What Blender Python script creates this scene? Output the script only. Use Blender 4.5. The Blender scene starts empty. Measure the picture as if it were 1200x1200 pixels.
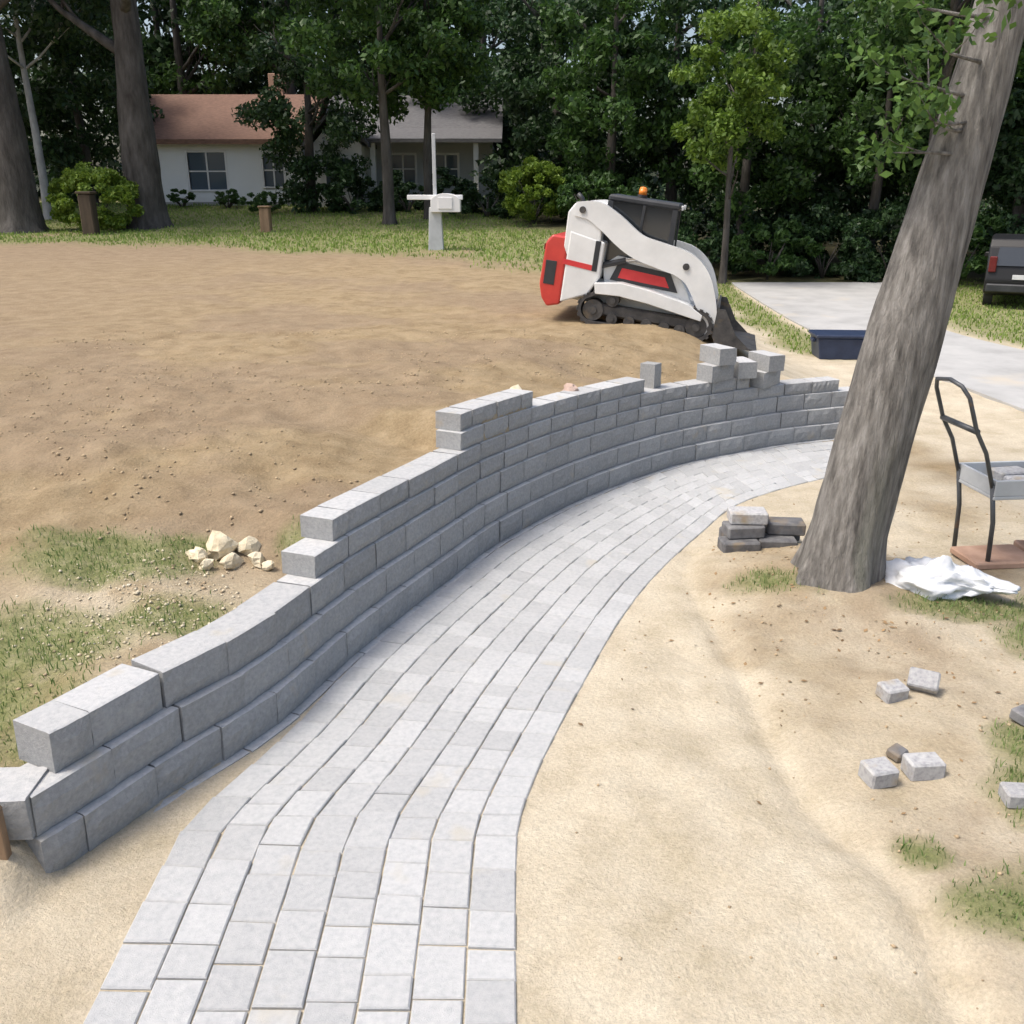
import bpy, bmesh, math, random
import numpy as np
from mathutils import Vector, Matrix, noise as mnoise

# ------------------------------------------------------------------ camera, sky, sun, exposure
sc = bpy.context.scene
R = math.radians
cam = bpy.data.objects.new('camera', bpy.data.cameras.new('camera'))
sc.collection.objects.link(cam)
cam.data.sensor_width = 36.0
cam.data.lens = 32.4
cam.data.clip_start = 0.05
cam.data.clip_end = 2000
cam.location = (0, 0, 2.8)
cam.rotation_euler = (R(90 - 19.38), 0, 0)
sc.camera = cam

SUN_EL, SUN_AZ = R(62), R(253)          # azimuth clockwise from +Y: light comes from the left, a little from behind
world = bpy.data.worlds.new('World'); sc.world = world; world.use_nodes = True
wn = world.node_tree.nodes; wl = world.node_tree.links
bg = wn['Background']; bg.inputs['Strength'].default_value = 0.13
sky = wn.new('ShaderNodeTexSky'); sky.sky_type = 'NISHITA'; sky.sun_disc = False
sky.sun_elevation = SUN_EL; sky.sun_rotation = SUN_AZ
sky.air_density = 1.0; sky.dust_density = 5.0; sky.ozone_density = 0.6
wl.new(sky.outputs['Color'], bg.inputs['Color'])
sun = bpy.data.objects.new('sun', bpy.data.lights.new('sun', 'SUN'))
sc.collection.objects.link(sun)
sun.data.energy = 1.5; sun.data.angle = R(14); sun.data.color = (1.0, 0.955, 0.88)
sd = Vector((math.sin(SUN_AZ) * math.cos(SUN_EL), math.cos(SUN_AZ) * math.cos(SUN_EL), math.sin(SUN_EL)))
sun.rotation_euler = sd.to_track_quat('Z', 'Y').to_euler()
sun.location = (0, 0, 30)
sc.view_settings.view_transform = 'Standard'
sc.view_settings.look = 'None'
sc.view_settings.gamma = 1.0
sc.view_settings.exposure = 0.8
sc.cycles.max_bounces = 6
sc.cycles.transparent_max_bounces = 8

# ------------------------------------------------------------------ helpers
rnd = random.Random(7)
rng = np.random.default_rng(11)
C = sc.collection

def link(o):
    C.objects.link(o); return o

def tag(o, label=None, cat=None, group=None, kind=None):
    if label: o['label'] = label
    if cat: o['category'] = cat
    if group: o['group'] = group
    if kind: o['kind'] = kind
    return o

def empty(name, loc=(0, 0, 0), rot=(0, 0, 0)):
    o = bpy.data.objects.new(name, None); link(o)
    o.location = loc; o.rotation_euler = rot; o.empty_display_size = .1
    return o

def mesh_obj(name, verts, faces, mat, parent=None, smooth=False):
    me = bpy.data.meshes.new(name)
    me.from_pydata([tuple(v) for v in verts], [], faces)
    me.update()
    if smooth:
        me.polygons.foreach_set('use_smooth', [True] * len(me.polygons))
    if mat: me.materials.append(mat)
    o = bpy.data.objects.new(name, me); link(o)
    if parent: o.parent = parent
    return o

def fast_mesh(name, V, F, mat, k):
    """numpy mesh: V (n,3), F (m,k)"""
    me = bpy.data.meshes.new(name)
    me.vertices.add(len(V)); me.vertices.foreach_set('co', np.asarray(V, np.float32).ravel())
    m = len(F)
    me.loops.add(m * k); me.loops.foreach_set('vertex_index', np.asarray(F, np.int32).ravel())
    me.polygons.add(m)
    me.polygons.foreach_set('loop_start', np.arange(m, dtype=np.int32) * k)
    me.polygons.foreach_set('loop_total', np.full(m, k, np.int32))
    me.update(calc_edges=True)
    if mat: me.materials.append(mat)
    return me

class MB:
    """collects shapes into one mesh"""
    def __init__(s): s.v = []; s.f = []
    def add(s, vs, fs):
        b = len(s.v); s.v += [tuple(v) for v in vs]; s.f += [tuple(i + b for i in f) for f in fs]; return s
    def box(s, lo, hi, c=0.0, M=None):
        """box with chamfered edges"""
        lo = Vector(lo); hi = Vector(hi); m = (lo + hi) / 2; h = (hi - lo) / 2
        bm = bmesh.new(); bmesh.ops.create_cube(bm, size=1.0)
        for v in bm.verts: v.co = Vector((v.co.x * 2 * h.x, v.co.y * 2 * h.y, v.co.z * 2 * h.z)) + m
        if c > 0: bmesh.ops.bevel(bm, geom=list(bm.edges), offset=min(c, .49 * min(h) * 2), segments=1, affect='EDGES', profile=.5)
        bm.verts.index_update()
        vs = [(M @ v.co if M else v.co) for v in bm.verts]; fs = [[v.index for v in f.verts] for f in bm.faces]
        bm.free(); return s.add(vs, fs)
    def prism(s, poly, y0, y1, c=0.0):
        """polygon in the XZ plane extruded along Y"""
        bm = bmesh.new()
        a = [bm.verts.new((x, y0, z)) for x, z in poly]; b = [bm.verts.new((x, y1, z)) for x, z in poly]
        n = len(poly)
        bm.faces.new(a); bm.faces.new(b[::-1])
        for i in range(n): bm.faces.new((a[i], b[i], b[(i + 1) % n], a[(i + 1) % n]))
        bmesh.ops.recalc_face_normals(bm, faces=bm.faces)
        if c > 0: bmesh.ops.bevel(bm, geom=list(bm.edges), offset=c, segments=2, affect='EDGES', profile=.5)
        bm.verts.index_update(); bm.faces.ensure_lookup_table()
        vs = [v.co.copy() for v in bm.verts]; fs = [[v.index for v in f.verts] for f in bm.faces]
        bm.free(); return s.add(vs, fs)
    def cyl(s, p, q, r0, r1=None, n=16):
        r1 = r0 if r1 is None else r1
        p = Vector(p); q = Vector(q); d = (q - p).normalized()
        a = d.orthogonal().normalized(); b = d.cross(a)
        vs = []
        for c, r in ((p, r0), (q, r1)):
            for i in range(n):
                t = 2 * math.pi * i / n; vs.append(c + (a * math.cos(t) + b * math.sin(t)) * r)
        fs = [(i, (i + 1) % n, n + (i + 1) % n, n + i) for i in range(n)] + [tuple(range(n))[::-1], tuple(range(n, 2 * n))]
        return s.add(vs, fs)
    def tube(s, pts, rad, n=10, cap=True):
        pts = [Vector(p) for p in pts]; m = len(pts)
        if not hasattr(rad, '__len__'): rad = [rad] * m
        vs = []; a = None
        for i, p in enumerate(pts):
            d = (pts[min(i + 1, m - 1)] - pts[max(i - 1, 0)]).normalized()
            a = d.orthogonal().normalized() if a is None else (a - d * a.dot(d)).normalized()
            b = d.cross(a)
            for j in range(n):
                t = 2 * math.pi * j / n; vs.append(p + (a * math.cos(t) + b * math.sin(t)) * rad[i])
        fs = [(i * n + j, i * n + (j + 1) % n, (i + 1) * n + (j + 1) % n, (i + 1) * n + j) for i in range(m - 1) for j in range(n)]
        if cap: fs += [tuple(range(n))[::-1], tuple(range((m - 1) * n, m * n))]
        return s.add(vs, fs)
    def ball(s, c, r, n=12, m=8, jit=0, seed=0):
        if not hasattr(r, '__len__'): r = (r, r, r)
        vs = [(c[0], c[1], c[2] - r[2])]
        for i in range(1, m):
            ph = -math.pi / 2 + math.pi * i / m
            for j in range(n):
                t = 2 * math.pi * j / n
                d = Vector((math.cos(ph) * math.cos(t), math.cos(ph) * math.sin(t), math.sin(ph)))
                k = 1 + jit * mnoise.noise(d * 1.7 + Vector((seed * 3.1, seed, 0)))
                vs.append((c[0] + d.x * r[0] * k, c[1] + d.y * r[1] * k, c[2] + d.z * r[2] * k))
        vs.append((c[0], c[1], c[2] + r[2])); L = len(vs) - 1
        fs = [(0, 1 + (j + 1) % n, 1 + j) for j in range(n)]
        for i in range(m - 2):
            fs += [(1 + i * n + j, 1 + i * n + (j + 1) % n, 1 + (i + 1) * n + (j + 1) % n, 1 + (i + 1) * n + j) for j in range(n)]
        fs += [(1 + (m - 2) * n + j, 1 + (m - 2) * n + (j + 1) % n, L) for j in range(n)]
        return s.add(vs, fs)
    def build(s, name, mat, parent=None, smooth=False):
        o = mesh_obj(name, s.v, s.f, mat, parent, smooth)
        return o

# ------------------------------------------------------------------ materials
def ramp_mat(name, cols, scale=8.0, rough=.85, bump=.0, bscale=60.0, per='none', spread=.25, detail=6, stretch=(1, 1, 1), metal=0.0, coat=0.0, stain=None, bdist=.01):
    """noise-mixed colours, optional per-object or per-island value spread, fine bump"""
    m = bpy.data.materials.new(name); m.use_nodes = True
    nt = m.node_tree; N = nt.nodes; L = nt.links; b = N['Principled BSDF']
    tc = N.new('ShaderNodeTexCoord'); mp = N.new('ShaderNodeMapping'); mp.inputs['Scale'].default_value = stretch
    L.new(tc.outputs['Object'], mp.inputs['Vector'])
    vec = mp.outputs['Vector']
    if per == 'object':
        oi = N.new('ShaderNodeObjectInfo'); ad = N.new('ShaderNodeVectorMath'); ad.operation = 'ADD'
        sc_ = N.new('ShaderNodeVectorMath'); sc_.operation = 'SCALE'; sc_.inputs['Scale'].default_value = 37.0
        cb = N.new('ShaderNodeCombineXYZ')
        for k in range(3): L.new(oi.outputs['Random'], cb.inputs[k])
        L.new(cb.outputs[0], sc_.inputs[0]); L.new(vec, ad.inputs[0]); L.new(sc_.outputs[0], ad.inputs[1]); vec = ad.outputs[0]
        rv = oi.outputs['Random']
    elif per == 'island':
        g = N.new('ShaderNodeNewGeometry'); rv = g.outputs['Random Per Island']
    nz = N.new('ShaderNodeTexNoise'); nz.inputs['Scale'].default_value = scale; nz.inputs['Detail'].default_value = detail
    nz.inputs['Roughness'].default_value = .62
    L.new(vec, nz.inputs['Vector'])
    cr = N.new('ShaderNodeValToRGB'); e = cr.color_ramp.elements
    e[0].position = .3; e[1].position = .7
    e[0].color = (*cols[0], 1); e[1].color = (*cols[-1], 1)
    for i, c in enumerate(cols[1:-1]):
        k = e.new(.3 + .4 * (i + 1) / (len(cols) - 1)); k.color = (*c, 1)
    L.new(nz.outputs['Fac'], cr.inputs['Fac']); col = cr.outputs['Color']
    if per != 'none':
        mr = N.new('ShaderNodeMapRange'); mr.inputs['To Min'].default_value = 1 - spread; mr.inputs['To Max'].default_value = 1 + spread
        L.new(rv, mr.inputs['Value'])
        mx = N.new('ShaderNodeMix'); mx.data_type = 'RGBA'; mx.blend_type = 'MULTIPLY'; mx.inputs['Factor'].default_value = 1
        L.new(col, mx.inputs['A']); L.new(mr.outputs[0], mx.inputs['B']); col = mx.outputs['Result']
    if stain:
        n2 = N.new('ShaderNodeTexNoise'); n2.inputs['Scale'].default_value = stain[1]; n2.inputs['Detail'].default_value = 5
        L.new(vec, n2.inputs['Vector'])
        r2 = N.new('ShaderNodeMapRange'); r2.inputs['From Min'].default_value = stain[2]; r2.inputs['From Max'].default_value = stain[2] + .18
        L.new(n2.outputs['Fac'], r2.inputs['Value'])
        mx = N.new('ShaderNodeMix'); mx.data_type = 'RGBA'; L.new(r2.outputs[0], mx.inputs['Factor'])
        L.new(col, mx.inputs['A']); mx.inputs['B'].default_value = (*stain[0], 1); col = mx.outputs['Result']
    L.new(col, b.inputs['Base Color'])
    b.inputs['Roughness'].default_value = rough; b.inputs['Metallic'].default_value = metal
    if coat: b.inputs['Coat Weight'].default_value = coat
    if bump:
        n3 = N.new('ShaderNodeTexNoise'); n3.inputs['Scale'].default_value = bscale; n3.inputs['Detail'].default_value = 5; n3.inputs['Roughness'].default_value = .7
        L.new(vec, n3.inputs['Vector'])
        bp = N.new('ShaderNodeBump'); bp.inputs['Strength'].default_value = bump; bp.inputs['Distance'].default_value = bdist
        L.new(n3.outputs['Fac'], bp.inputs['Height']); L.new(bp.outputs[0], b.inputs['Normal'])
    return m

def leaf_mat(name, dark, light, trans=.35):
    m = bpy.data.materials.new(name); m.use_nodes = True
    nt = m.node_tree; N = nt.nodes; L = nt.links
    N.remove(N['Principled BSDF']); out = N['Material Output']
    g = N.new('ShaderNodeNewGeometry'); cr = N.new('ShaderNodeValToRGB')
    cr.color_ramp.elements[0].color = (*dark, 1); cr.color_ramp.elements[1].color = (*light, 1)
    L.new(g.outputs['Random Per Island'], cr.inputs['Fac'])
    d = N.new('ShaderNodeBsdfPrincipled'); d.inputs['Roughness'].default_value = .55
    t = N.new('ShaderNodeBsdfTranslucent'); mx = N.new('ShaderNodeMixShader'); mx.inputs[0].default_value = trans
    L.new(cr.outputs[0], d.inputs['Base Color']); L.new(cr.outputs[0], t.inputs['Color'])
    L.new(d.outputs[0], mx.inputs[1]); L.new(t.outputs[0], mx.inputs[2]); L.new(mx.outputs[0], out.inputs['Surface'])
    return m

def glass_mat(name, col, rough=.08):
    m = bpy.data.materials.new(name); m.use_nodes = True
    b = m.node_tree.nodes['Principled BSDF']
    b.inputs['Base Color'].default_value = (*col, 1); b.inputs['Roughness'].default_value = rough
    b.inputs['IOR'].default_value = 1.5; b.inputs['Specular IOR Level'].default_value = .8
    return m

M = {}
M['paver'] = ramp_mat('paver_concrete', [(.37, .38, .385), (.43, .437, .438), (.475, .48, .475)], 34, .92, .5, 190, 'object', .09, stain=((.46, .43, .36), 3.0, .64))
M['paver_far'] = ramp_mat('paver_concrete_far', [(.38, .39, .393), (.435, .442, .443), (.475, .48, .475)], 34, .9, .3, 160, 'island', .10, stain=((.46, .42, .33), 3.0, .60))
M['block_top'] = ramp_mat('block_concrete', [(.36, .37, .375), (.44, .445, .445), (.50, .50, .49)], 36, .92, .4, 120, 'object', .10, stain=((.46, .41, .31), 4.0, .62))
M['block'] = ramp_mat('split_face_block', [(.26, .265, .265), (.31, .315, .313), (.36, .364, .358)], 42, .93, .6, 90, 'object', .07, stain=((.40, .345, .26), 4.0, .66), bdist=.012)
M['bark'] = ramp_mat('bark', [(.075, .07, .064), (.20, .188, .17), (.34, .325, .30)], 20, .95, 1.0, 34, stretch=(1, 1, .16), bdist=.035, detail=8, stain=((.19, .205, .15), 1.6, .60))
M['bark_far'] = ramp_mat('bark_dark', [(.035, .03, .026), (.075, .068, .06), (.12, .11, .10)], 5, .95, .8, 9, stretch=(1, 1, .25), bdist=.05)
M['bark_pale'] = ramp_mat('bark_pale', [(.22, .22, .22), (.42, .43, .43)], 5, .9, .4, 14, stretch=(1, 1, .4))
M['leaf_near'] = leaf_mat('leaf_near', (.035, .085, .015), (.13, .24, .045))
M['leaf_a'] = leaf_mat('leaf_mid', (.022, .060, .014), (.085, .17, .035))
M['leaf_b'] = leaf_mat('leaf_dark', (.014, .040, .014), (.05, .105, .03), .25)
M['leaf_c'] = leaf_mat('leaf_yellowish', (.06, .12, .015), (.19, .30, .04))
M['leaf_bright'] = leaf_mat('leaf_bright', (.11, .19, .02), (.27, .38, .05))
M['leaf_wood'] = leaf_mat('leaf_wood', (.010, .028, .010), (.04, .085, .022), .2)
M['grass'] = leaf_mat('grass_blades', (.085, .16, .035), (.25, .32, .11), .3)
M['lawn'] = leaf_mat('lawn_blades', (.12, .21, .03), (.28, .38, .08), .3)
M['straw'] = ramp_mat('straw', [(.42, .36, .20), (.60, .53, .33)], 9, .8, per='island', spread=.2)
M['white_paint'] = ramp_mat('white_machine_paint', [(.66, .67, .66), (.78, .79, .78)], 3, .35, .05, 60, coat=.3, stain=((.42, .36, .27), 2.6, .66))
M['red_paint'] = ramp_mat('red_machine_paint', [(.46, .035, .03), (.60, .055, .04)], 3, .38, .05, 60, coat=.3, stain=((.38, .20, .13), 3.0, .66))
M['red_decal'] = ramp_mat('red_decal', [(.55, .03, .035), (.62, .05, .05)], 8, .4)
M['black_paint'] = ramp_mat('black_machine_paint', [(.018, .020, .023), (.04, .043, .047)], 4, .45, .05, 50)
M['dark_steel'] = ramp_mat('dark_steel', [(.05, .05, .052), (.12, .115, .11)], 7, .55, .25, 50, metal=.5, stain=((.20, .15, .09), 4, .6))
M['chrome'] = ramp_mat('cylinder_rod', [(.55, .56, .57), (.7, .7, .7)], 7, .2, metal=1.0)
M['rubber'] = ramp_mat('track_rubber', [(.028, .028, .030), (.075, .07, .066)], 9, .85, .5, 60, stain=((.22, .17, .11), 5, .58))
M['tyre'] = ramp_mat('tyre_rubber', [(.02, .02, .02), (.04, .04, .04)], 9, .85, .3, 60)
M['amber'] = ramp_mat('amber_plastic', [(.75, .20, .02), (.85, .26, .03)], 5, .25)
M['cab_glass'] = glass_mat('cab_glass', (.025, .03, .035))
M['window_glass'] = glass_mat('window_glass', (.10, .13, .16), .05)
M['car_paint'] = ramp_mat('black_car_paint', [(.004, .004, .005), (.007, .007, .008)], 3, .5)
M['lamp_red'] = ramp_mat('tail_lamp', [(.10, .008, .008), (.14, .012, .012)], 6, .2)
M['plate'] = ramp_mat('number_plate', [(.55, .56, .57), (.65, .66, .66)], 6, .5)
M['siding'] = ramp_mat('white_siding', [(.80, .81, .80), (.86, .87, .86)], .8, .6)
M['siding_grey'] = ramp_mat('grey_siding', [(.40, .42, .43), (.50, .51, .52)], .8, .6)
M['trim'] = ramp_mat('white_trim', [(.72, .72, .71), (.80, .80, .79)], 3, .5)
M['shingle'] = ramp_mat('brown_shingles', [(.13, .075, .055), (.24, .14, .10)], 6, .9, .6, 14, stretch=(1, 3, 3))
M['shingle_grey'] = ramp_mat('grey_shingles', [(.08, .08, .085), (.16, .16, .165)], 6, .9, .6, 14, stretch=(1, 3, 3))
M['wood'] = ramp_mat('weathered_wood', [(.16, .10, .055), (.30, .20, .12)], 7, .8, .5, 40, stretch=(1, 1, .2))
M['wood_dark'] = ramp_mat('dark_wood', [(.05, .035, .022), (.10, .07, .045)], 7, .85, .5, 40, stretch=(1, 1, .2))
M['navy'] = ramp_mat('navy_plastic', [(.012, .022, .055), (.025, .04, .085)], 5, .45, .1, 40)
M['teal'] = ramp_mat('grey_green_plastic', [(.10, .15, .14), (.15, .20, .19)], 5, .45)
M['bag'] = ramp_mat('white_woven_plastic', [(.70, .72, .74), (.80, .81, .82)], 6, .45, .4, 60, stain=((.60, .56, .48), 5, .66))
M['stone_cream'] = ramp_mat('cream_stone', [(.45, .37, .24), (.64, .56, .40), (.72, .65, .50)], 9, .9, .7, 30, 'object', .15, bdist=.02)
M['stone_pink'] = ramp_mat('pink_stone', [(.38, .27, .22), (.52, .40, .34)], 9, .9, .6, 40)
M['terracotta'] = ramp_mat('terracotta_slab', [(.36, .22, .15), (.50, .33, .24)], 6, .88, .4, 60, 'object', .08)
M['old_paver'] = ramp_mat('loose_paver', [(.26, .26, .27), (.38, .38, .385), (.46, .46, .45)], 38, .9, .5, 110, 'object', .22, stain=((.38, .31, .21), 6, .55))
M['dark_paver'] = ramp_mat('dark_grey_paver', [(.10, .10, .105), (.17, .17, .175), (.24, .24, .24)], 11, .85, .5, 110, 'object', .25, stain=((.22, .17, .11), 6, .55))  # darker grey, for the lower stacked blocks and some loose pavers
M['concrete'] = ramp_mat('driveway_concrete', [(.33, .33, .32), (.40, .40, .39), (.45, .45, .435)], 1.3, .9, .25, 40, stain=((.50, .44, .34), .8, .60))
M['cart_metal'] = ramp_mat('cart_metal', [(.06, .065, .07), (.13, .135, .14)], 6, .45, .15, 60, metal=.4, stain=((.20, .13, .08), 7, .62))
M['pebble'] = ramp_mat('pebbles', [(.34, .255, .155), (.43, .335, .215)], 5, .95, per='island', spread=.28)
M['dead_leaf'] = ramp_mat('dead_leaves', [(.16, .10, .05), (.32, .21, .10)], 3, .8, per='island', spread=.35)
M['galv'] = ramp_mat('galvanised_post', [(.42, .44, .45), (.55, .57, .58)], 4, .5)

# ------------------------------------------------------------------ terrain functions
def vnoise(x, y, seed=0):
    x=np.asarray(x,float); y=np.asarray(y,float)
    xi=np.floor(x).astype(np.int64); yi=np.floor(y).astype(np.int64); fx=x-xi; fy=y-yi
    def h(a,b):
        n=(a*374761393+b*668265263+seed*1442695041)&0x7fffffff
        n=((n^(n>>13))*1274126177)&0x7fffffff
        n=(n^(n>>16))&0xffff
        return n/65535.0
    u=fx*fx*(3-2*fx); v=fy*fy*(3-2*fy)
    return (h(xi,yi)*(1-u)+h(xi+1,yi)*u)*(1-v)+(h(xi,yi+1)*(1-u)+h(xi+1,yi+1)*u)*v
def fbm(x,y,o=4,seed=0):
    r=0;a=.5;t=0
    for i in range(o):
        r=r+a*vnoise(x*2**i,y*2**i,seed+i*7);t+=a;a*=.5
    return r/t
def sstep(a,b,x):
    t=np.clip((x-a)/(b-a),0,1); return t*t*(3-2*t)
def catmull(P,step=.05):
    P=[np.array(p,float) for p in P]; P=[2*P[0]-P[1]]+P+[2*P[-1]-P[-2]]
    out=[]
    for i in range(1,len(P)-2):
        a,b,c,d=P[i-1:i+3]; n=max(2,int(np.linalg.norm(c-b)/step))
        for j in range(n):
            t=j/n; out.append(.5*((2*b)+(-a+c)*t+(2*a-5*b+4*c-d)*t*t+(-a+3*b-3*c+d)*t**3))
    out.append(P[-2]); return np.array(out)
class Line:
    def __init__(self,pts,step=.05):
        self.p=catmull(pts,step); d=np.linalg.norm(np.diff(self.p,axis=0),axis=1)
        self.s=np.concatenate([[0],np.cumsum(d)]); self.len=self.s[-1]
    def at(self,s):
        x=np.interp(s,self.s,self.p[:,0]); y=np.interp(s,self.s,self.p[:,1])
        if s<0: t=self.tan(0); return self.p[0]+t*s
        if s>self.len: t=self.tan(self.len); return self.p[-1]+t*(s-self.len)
        return np.array([x,y])
    def tan(self,s):
        a=np.clip(s-.06,0,self.len-.12); 
        q=np.array([np.interp(a+.12,self.s,self.p[:,i])-np.interp(a,self.s,self.p[:,i]) for i in (0,1)])
        return q/np.linalg.norm(q)
    def dist(self,x,y):
        """signed distance (left of travel positive), arc position"""
        best=np.full(x.shape,1e9); sg=np.zeros(x.shape); ss=np.zeros(x.shape)
        p=self.p[::2]; s=self.s[::2]
        if len(self.p)%2==0: p=np.vstack([p,self.p[-1]]); s=np.append(s,self.s[-1])
        for i in range(len(p)-1):
            a=p[i]; e=p[i+1]-a; L2=e@e
            t=((x-a[0])*e[0]+(y-a[1])*e[1])/L2
            lo=-1e9 if i==0 else 0; hi=1e9 if i==len(p)-2 else 1
            tc=np.clip(t,lo,hi)
            dx=x-a[0]-tc*e[0]; dy=y-a[1]-tc*e[1]; d=np.hypot(dx,dy)
            m=d<best; best=np.where(m,d,best)
            sg=np.where(m,np.sign(e[0]*dy-e[1]*dx),sg); ss=np.where(m,s[i]+tc*(s[i+1]-s[i]),ss)
        return best*sg, ss
def path_z(y): return -.30*np.clip((np.asarray(y,float)-3)/8,0,1)

WALL = Line([(-2.02, 3.13), (-1.84, 3.48), (-1.64, 3.90), (-1.32, 4.50), (-.99, 5.48), (-.49, 6.72), (-.02, 7.78), (.87, 9.17), (1.99, 10.43), (3.21, 11.28), (4.18, 11.7), (5.05, 11.97)])
PATH_L = [(-1.53, 1.3), (-1.53, 2.4), (-1.54, 3.3), (-1.52, 3.68), (-1.25, 4.43), (-.95, 5.49), (-.45, 6.73), (.03, 7.77), (.92, 9.14), (2.03, 10.38), (3.24, 11.23), (4.23, 11.64)]
PATH_R = [(.02, 1.3), (.02, 2.4), (.02, 3.2), (.04, 3.63), (.19, 4.24), (.48, 5.12), (.81, 6.05), (1.19, 6.91), (1.72, 7.89), (2.36, 8.92), (3.47, 9.83), (4.52, 10.28)]
TOPS = {-1: -.2, 0: 0.0, 1: .2, 2: .4, 3: .6, 4: .75, 5: .90, 6: 1.05, 7: 1.20}      # top of each course of wall blocks above the path
def setback(k): return .05 * (min(k, 3) - 1) + .03 * max(0, k - 3)
def course_h(k): return .2 if k <= 3 else .15
# course number -> stretch of the wall it covers (metres along the wall)
COURSES = {-1: (3.5, 11.9), 0: (.0, 11.9), 1: (.08, 11.9), 2: (.10, 11.9), 3: (.27, 11.7), 4: (2.28, 11.0), 5: (2.56, 9.8), 6: (4.56, 7.95), 7: (4.62, 5.9)}

def path_edges():
    a = [np.array(p, float) for p in PATH_L]; b = [np.array(p, float) for p in PATH_R]
    a = [2 * a[0] - a[1]] + a + [2 * a[-1] - a[-2]]; b = [2 * b[0] - b[1]] + b + [2 * b[-1] - b[-2]]
    A = []; B = []
    for i in range(1, len(a) - 2):
        for j in range(24):
            t = j / 24
            w = (.5 * (-t + 2 * t * t - t ** 3), .5 * (2 - 5 * t * t + 3 * t ** 3), .5 * (t + 4 * t * t - 3 * t ** 3), .5 * (-t * t + t ** 3))
            A.append(sum(w[k] * a[i - 1 + k] for k in range(4))); B.append(sum(w[k] * b[i - 1 + k] for k in range(4)))
    A.append(a[-2]); B.append(b[-2])
    return np.array(A), np.array(B)
PA, PB = path_edges()
PMID = (PA + PB) / 2
PS = np.concatenate([[0], np.cumsum(np.linalg.norm(np.diff(PMID, axis=0), axis=1))])
def path_pt(s, f):
    a = np.array([np.interp(s, PS, PA[:, i]) for i in (0, 1)]); b = np.array([np.interp(s, PS, PB[:, i]) for i in (0, 1)])
    return a * (1 - f) + b * f
MIDLINE = Line(PMID[::6], .06)
PW = np.linalg.norm(PA - PB, axis=1)
EDGE_R = Line(PB[::6], .06)

def lowland(x, y):
    z = np.interp(y, [-80, 0, 3, 11, 18, 30, 45, 80, 400], [-.2, 0, 0, -.30, -.26, -.2, .3, 1.5, 4])
    return z
def upland(x, y):
    z = np.interp(y, [-80, 0, 3, 5, 7, 10, 14, 20, 26, 32, 40, 55, 100, 400], [.2, .40, .47, .64, .84, .90, .93, 1.12, 1.27, 1.48, 2.15, 2.3, 3.2, 6])
    xe = np.interp(y, [8, 11, 13.5, 18, 26, 40, 60], [4.4, 4.3, 4.15, 4.2, 4.5, 5, 8])
    k = sstep(xe - 2.2, xe + 1.4, x)
    return z * (1 - k) + lowland(x, y) * k
TOP_S = [0, .45, .8, 2.45, 2.8, 4.75, 5.0, 5.7, 6.0, 7.8, 8.1, 9.7, 10.0, 10.9, 11.2, 11.7, 12.4, 13.2]
TOP_Z = [.36, .38, .55, .58, .82, .86, 1.15, 1.16, 1.03, 1.01, .88, .86, .72, .70, .5, .3, .05, 0]
def base_height(x, y):
    x = np.asarray(x, float); y = np.asarray(y, float)
    D = lowland(x, y); U = upland(x, y)
    d, s = WALL.dist(x, y)
    py = np.interp(s, WALL.s, WALL.p[:, 1])
    top = np.interp(s, TOP_S, TOP_Z) + path_z(py) - .03
    k = sstep(.28, 2.6, d)
    top = np.where(s > 11.7, np.minimum(top, U + .0), top)
    up = np.minimum(top * (1 - k) + U * k, np.maximum(U, top))
    # the wall turns left at its near end: upland only lies behind that return
    r = y - (3.22 - .04 * (x + 1.9))
    ku = sstep(.10, .24, d)
    kr = np.where(x < -1.3, sstep(-.02, .16, r), 1.0)
    ku = ku * kr
    # soil bank in front of the return
    bank = np.where((x < -1.95) & (r < .16), .17 * sstep(-.38, -.05, r) * sstep(-1.95, -2.12, x), 0)
    return D * (1 - ku) + up * ku + bank * (1 - ku), d, s
def relief(x, y, d):
    """small bumps: rough dirt on the upland, raked sand beside the path"""
    up = sstep(.3, .9, d)
    a = (fbm(x * 1.1, y * 1.1, 4, 3) - .5) * .20 + (fbm(x * 4.0, y * 4.0, 4, 9) - .5) * .10
    b = (fbm(x * 1.3 + 9, y * 1.3, 4, 5) - .5) * .09 + (fbm(x * 5, y * 5, 4, 8) - .5) * .045
    far = np.interp(np.hypot(x, y), [6, 14, 40], [1, .5, .25])
    pd, _ = EDGE_R.dist(x, y)
    lowk = sstep(.0, .5, -pd)
    return a * up * far + b * (1 - up) * (.25 + .75 * lowk)
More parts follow.
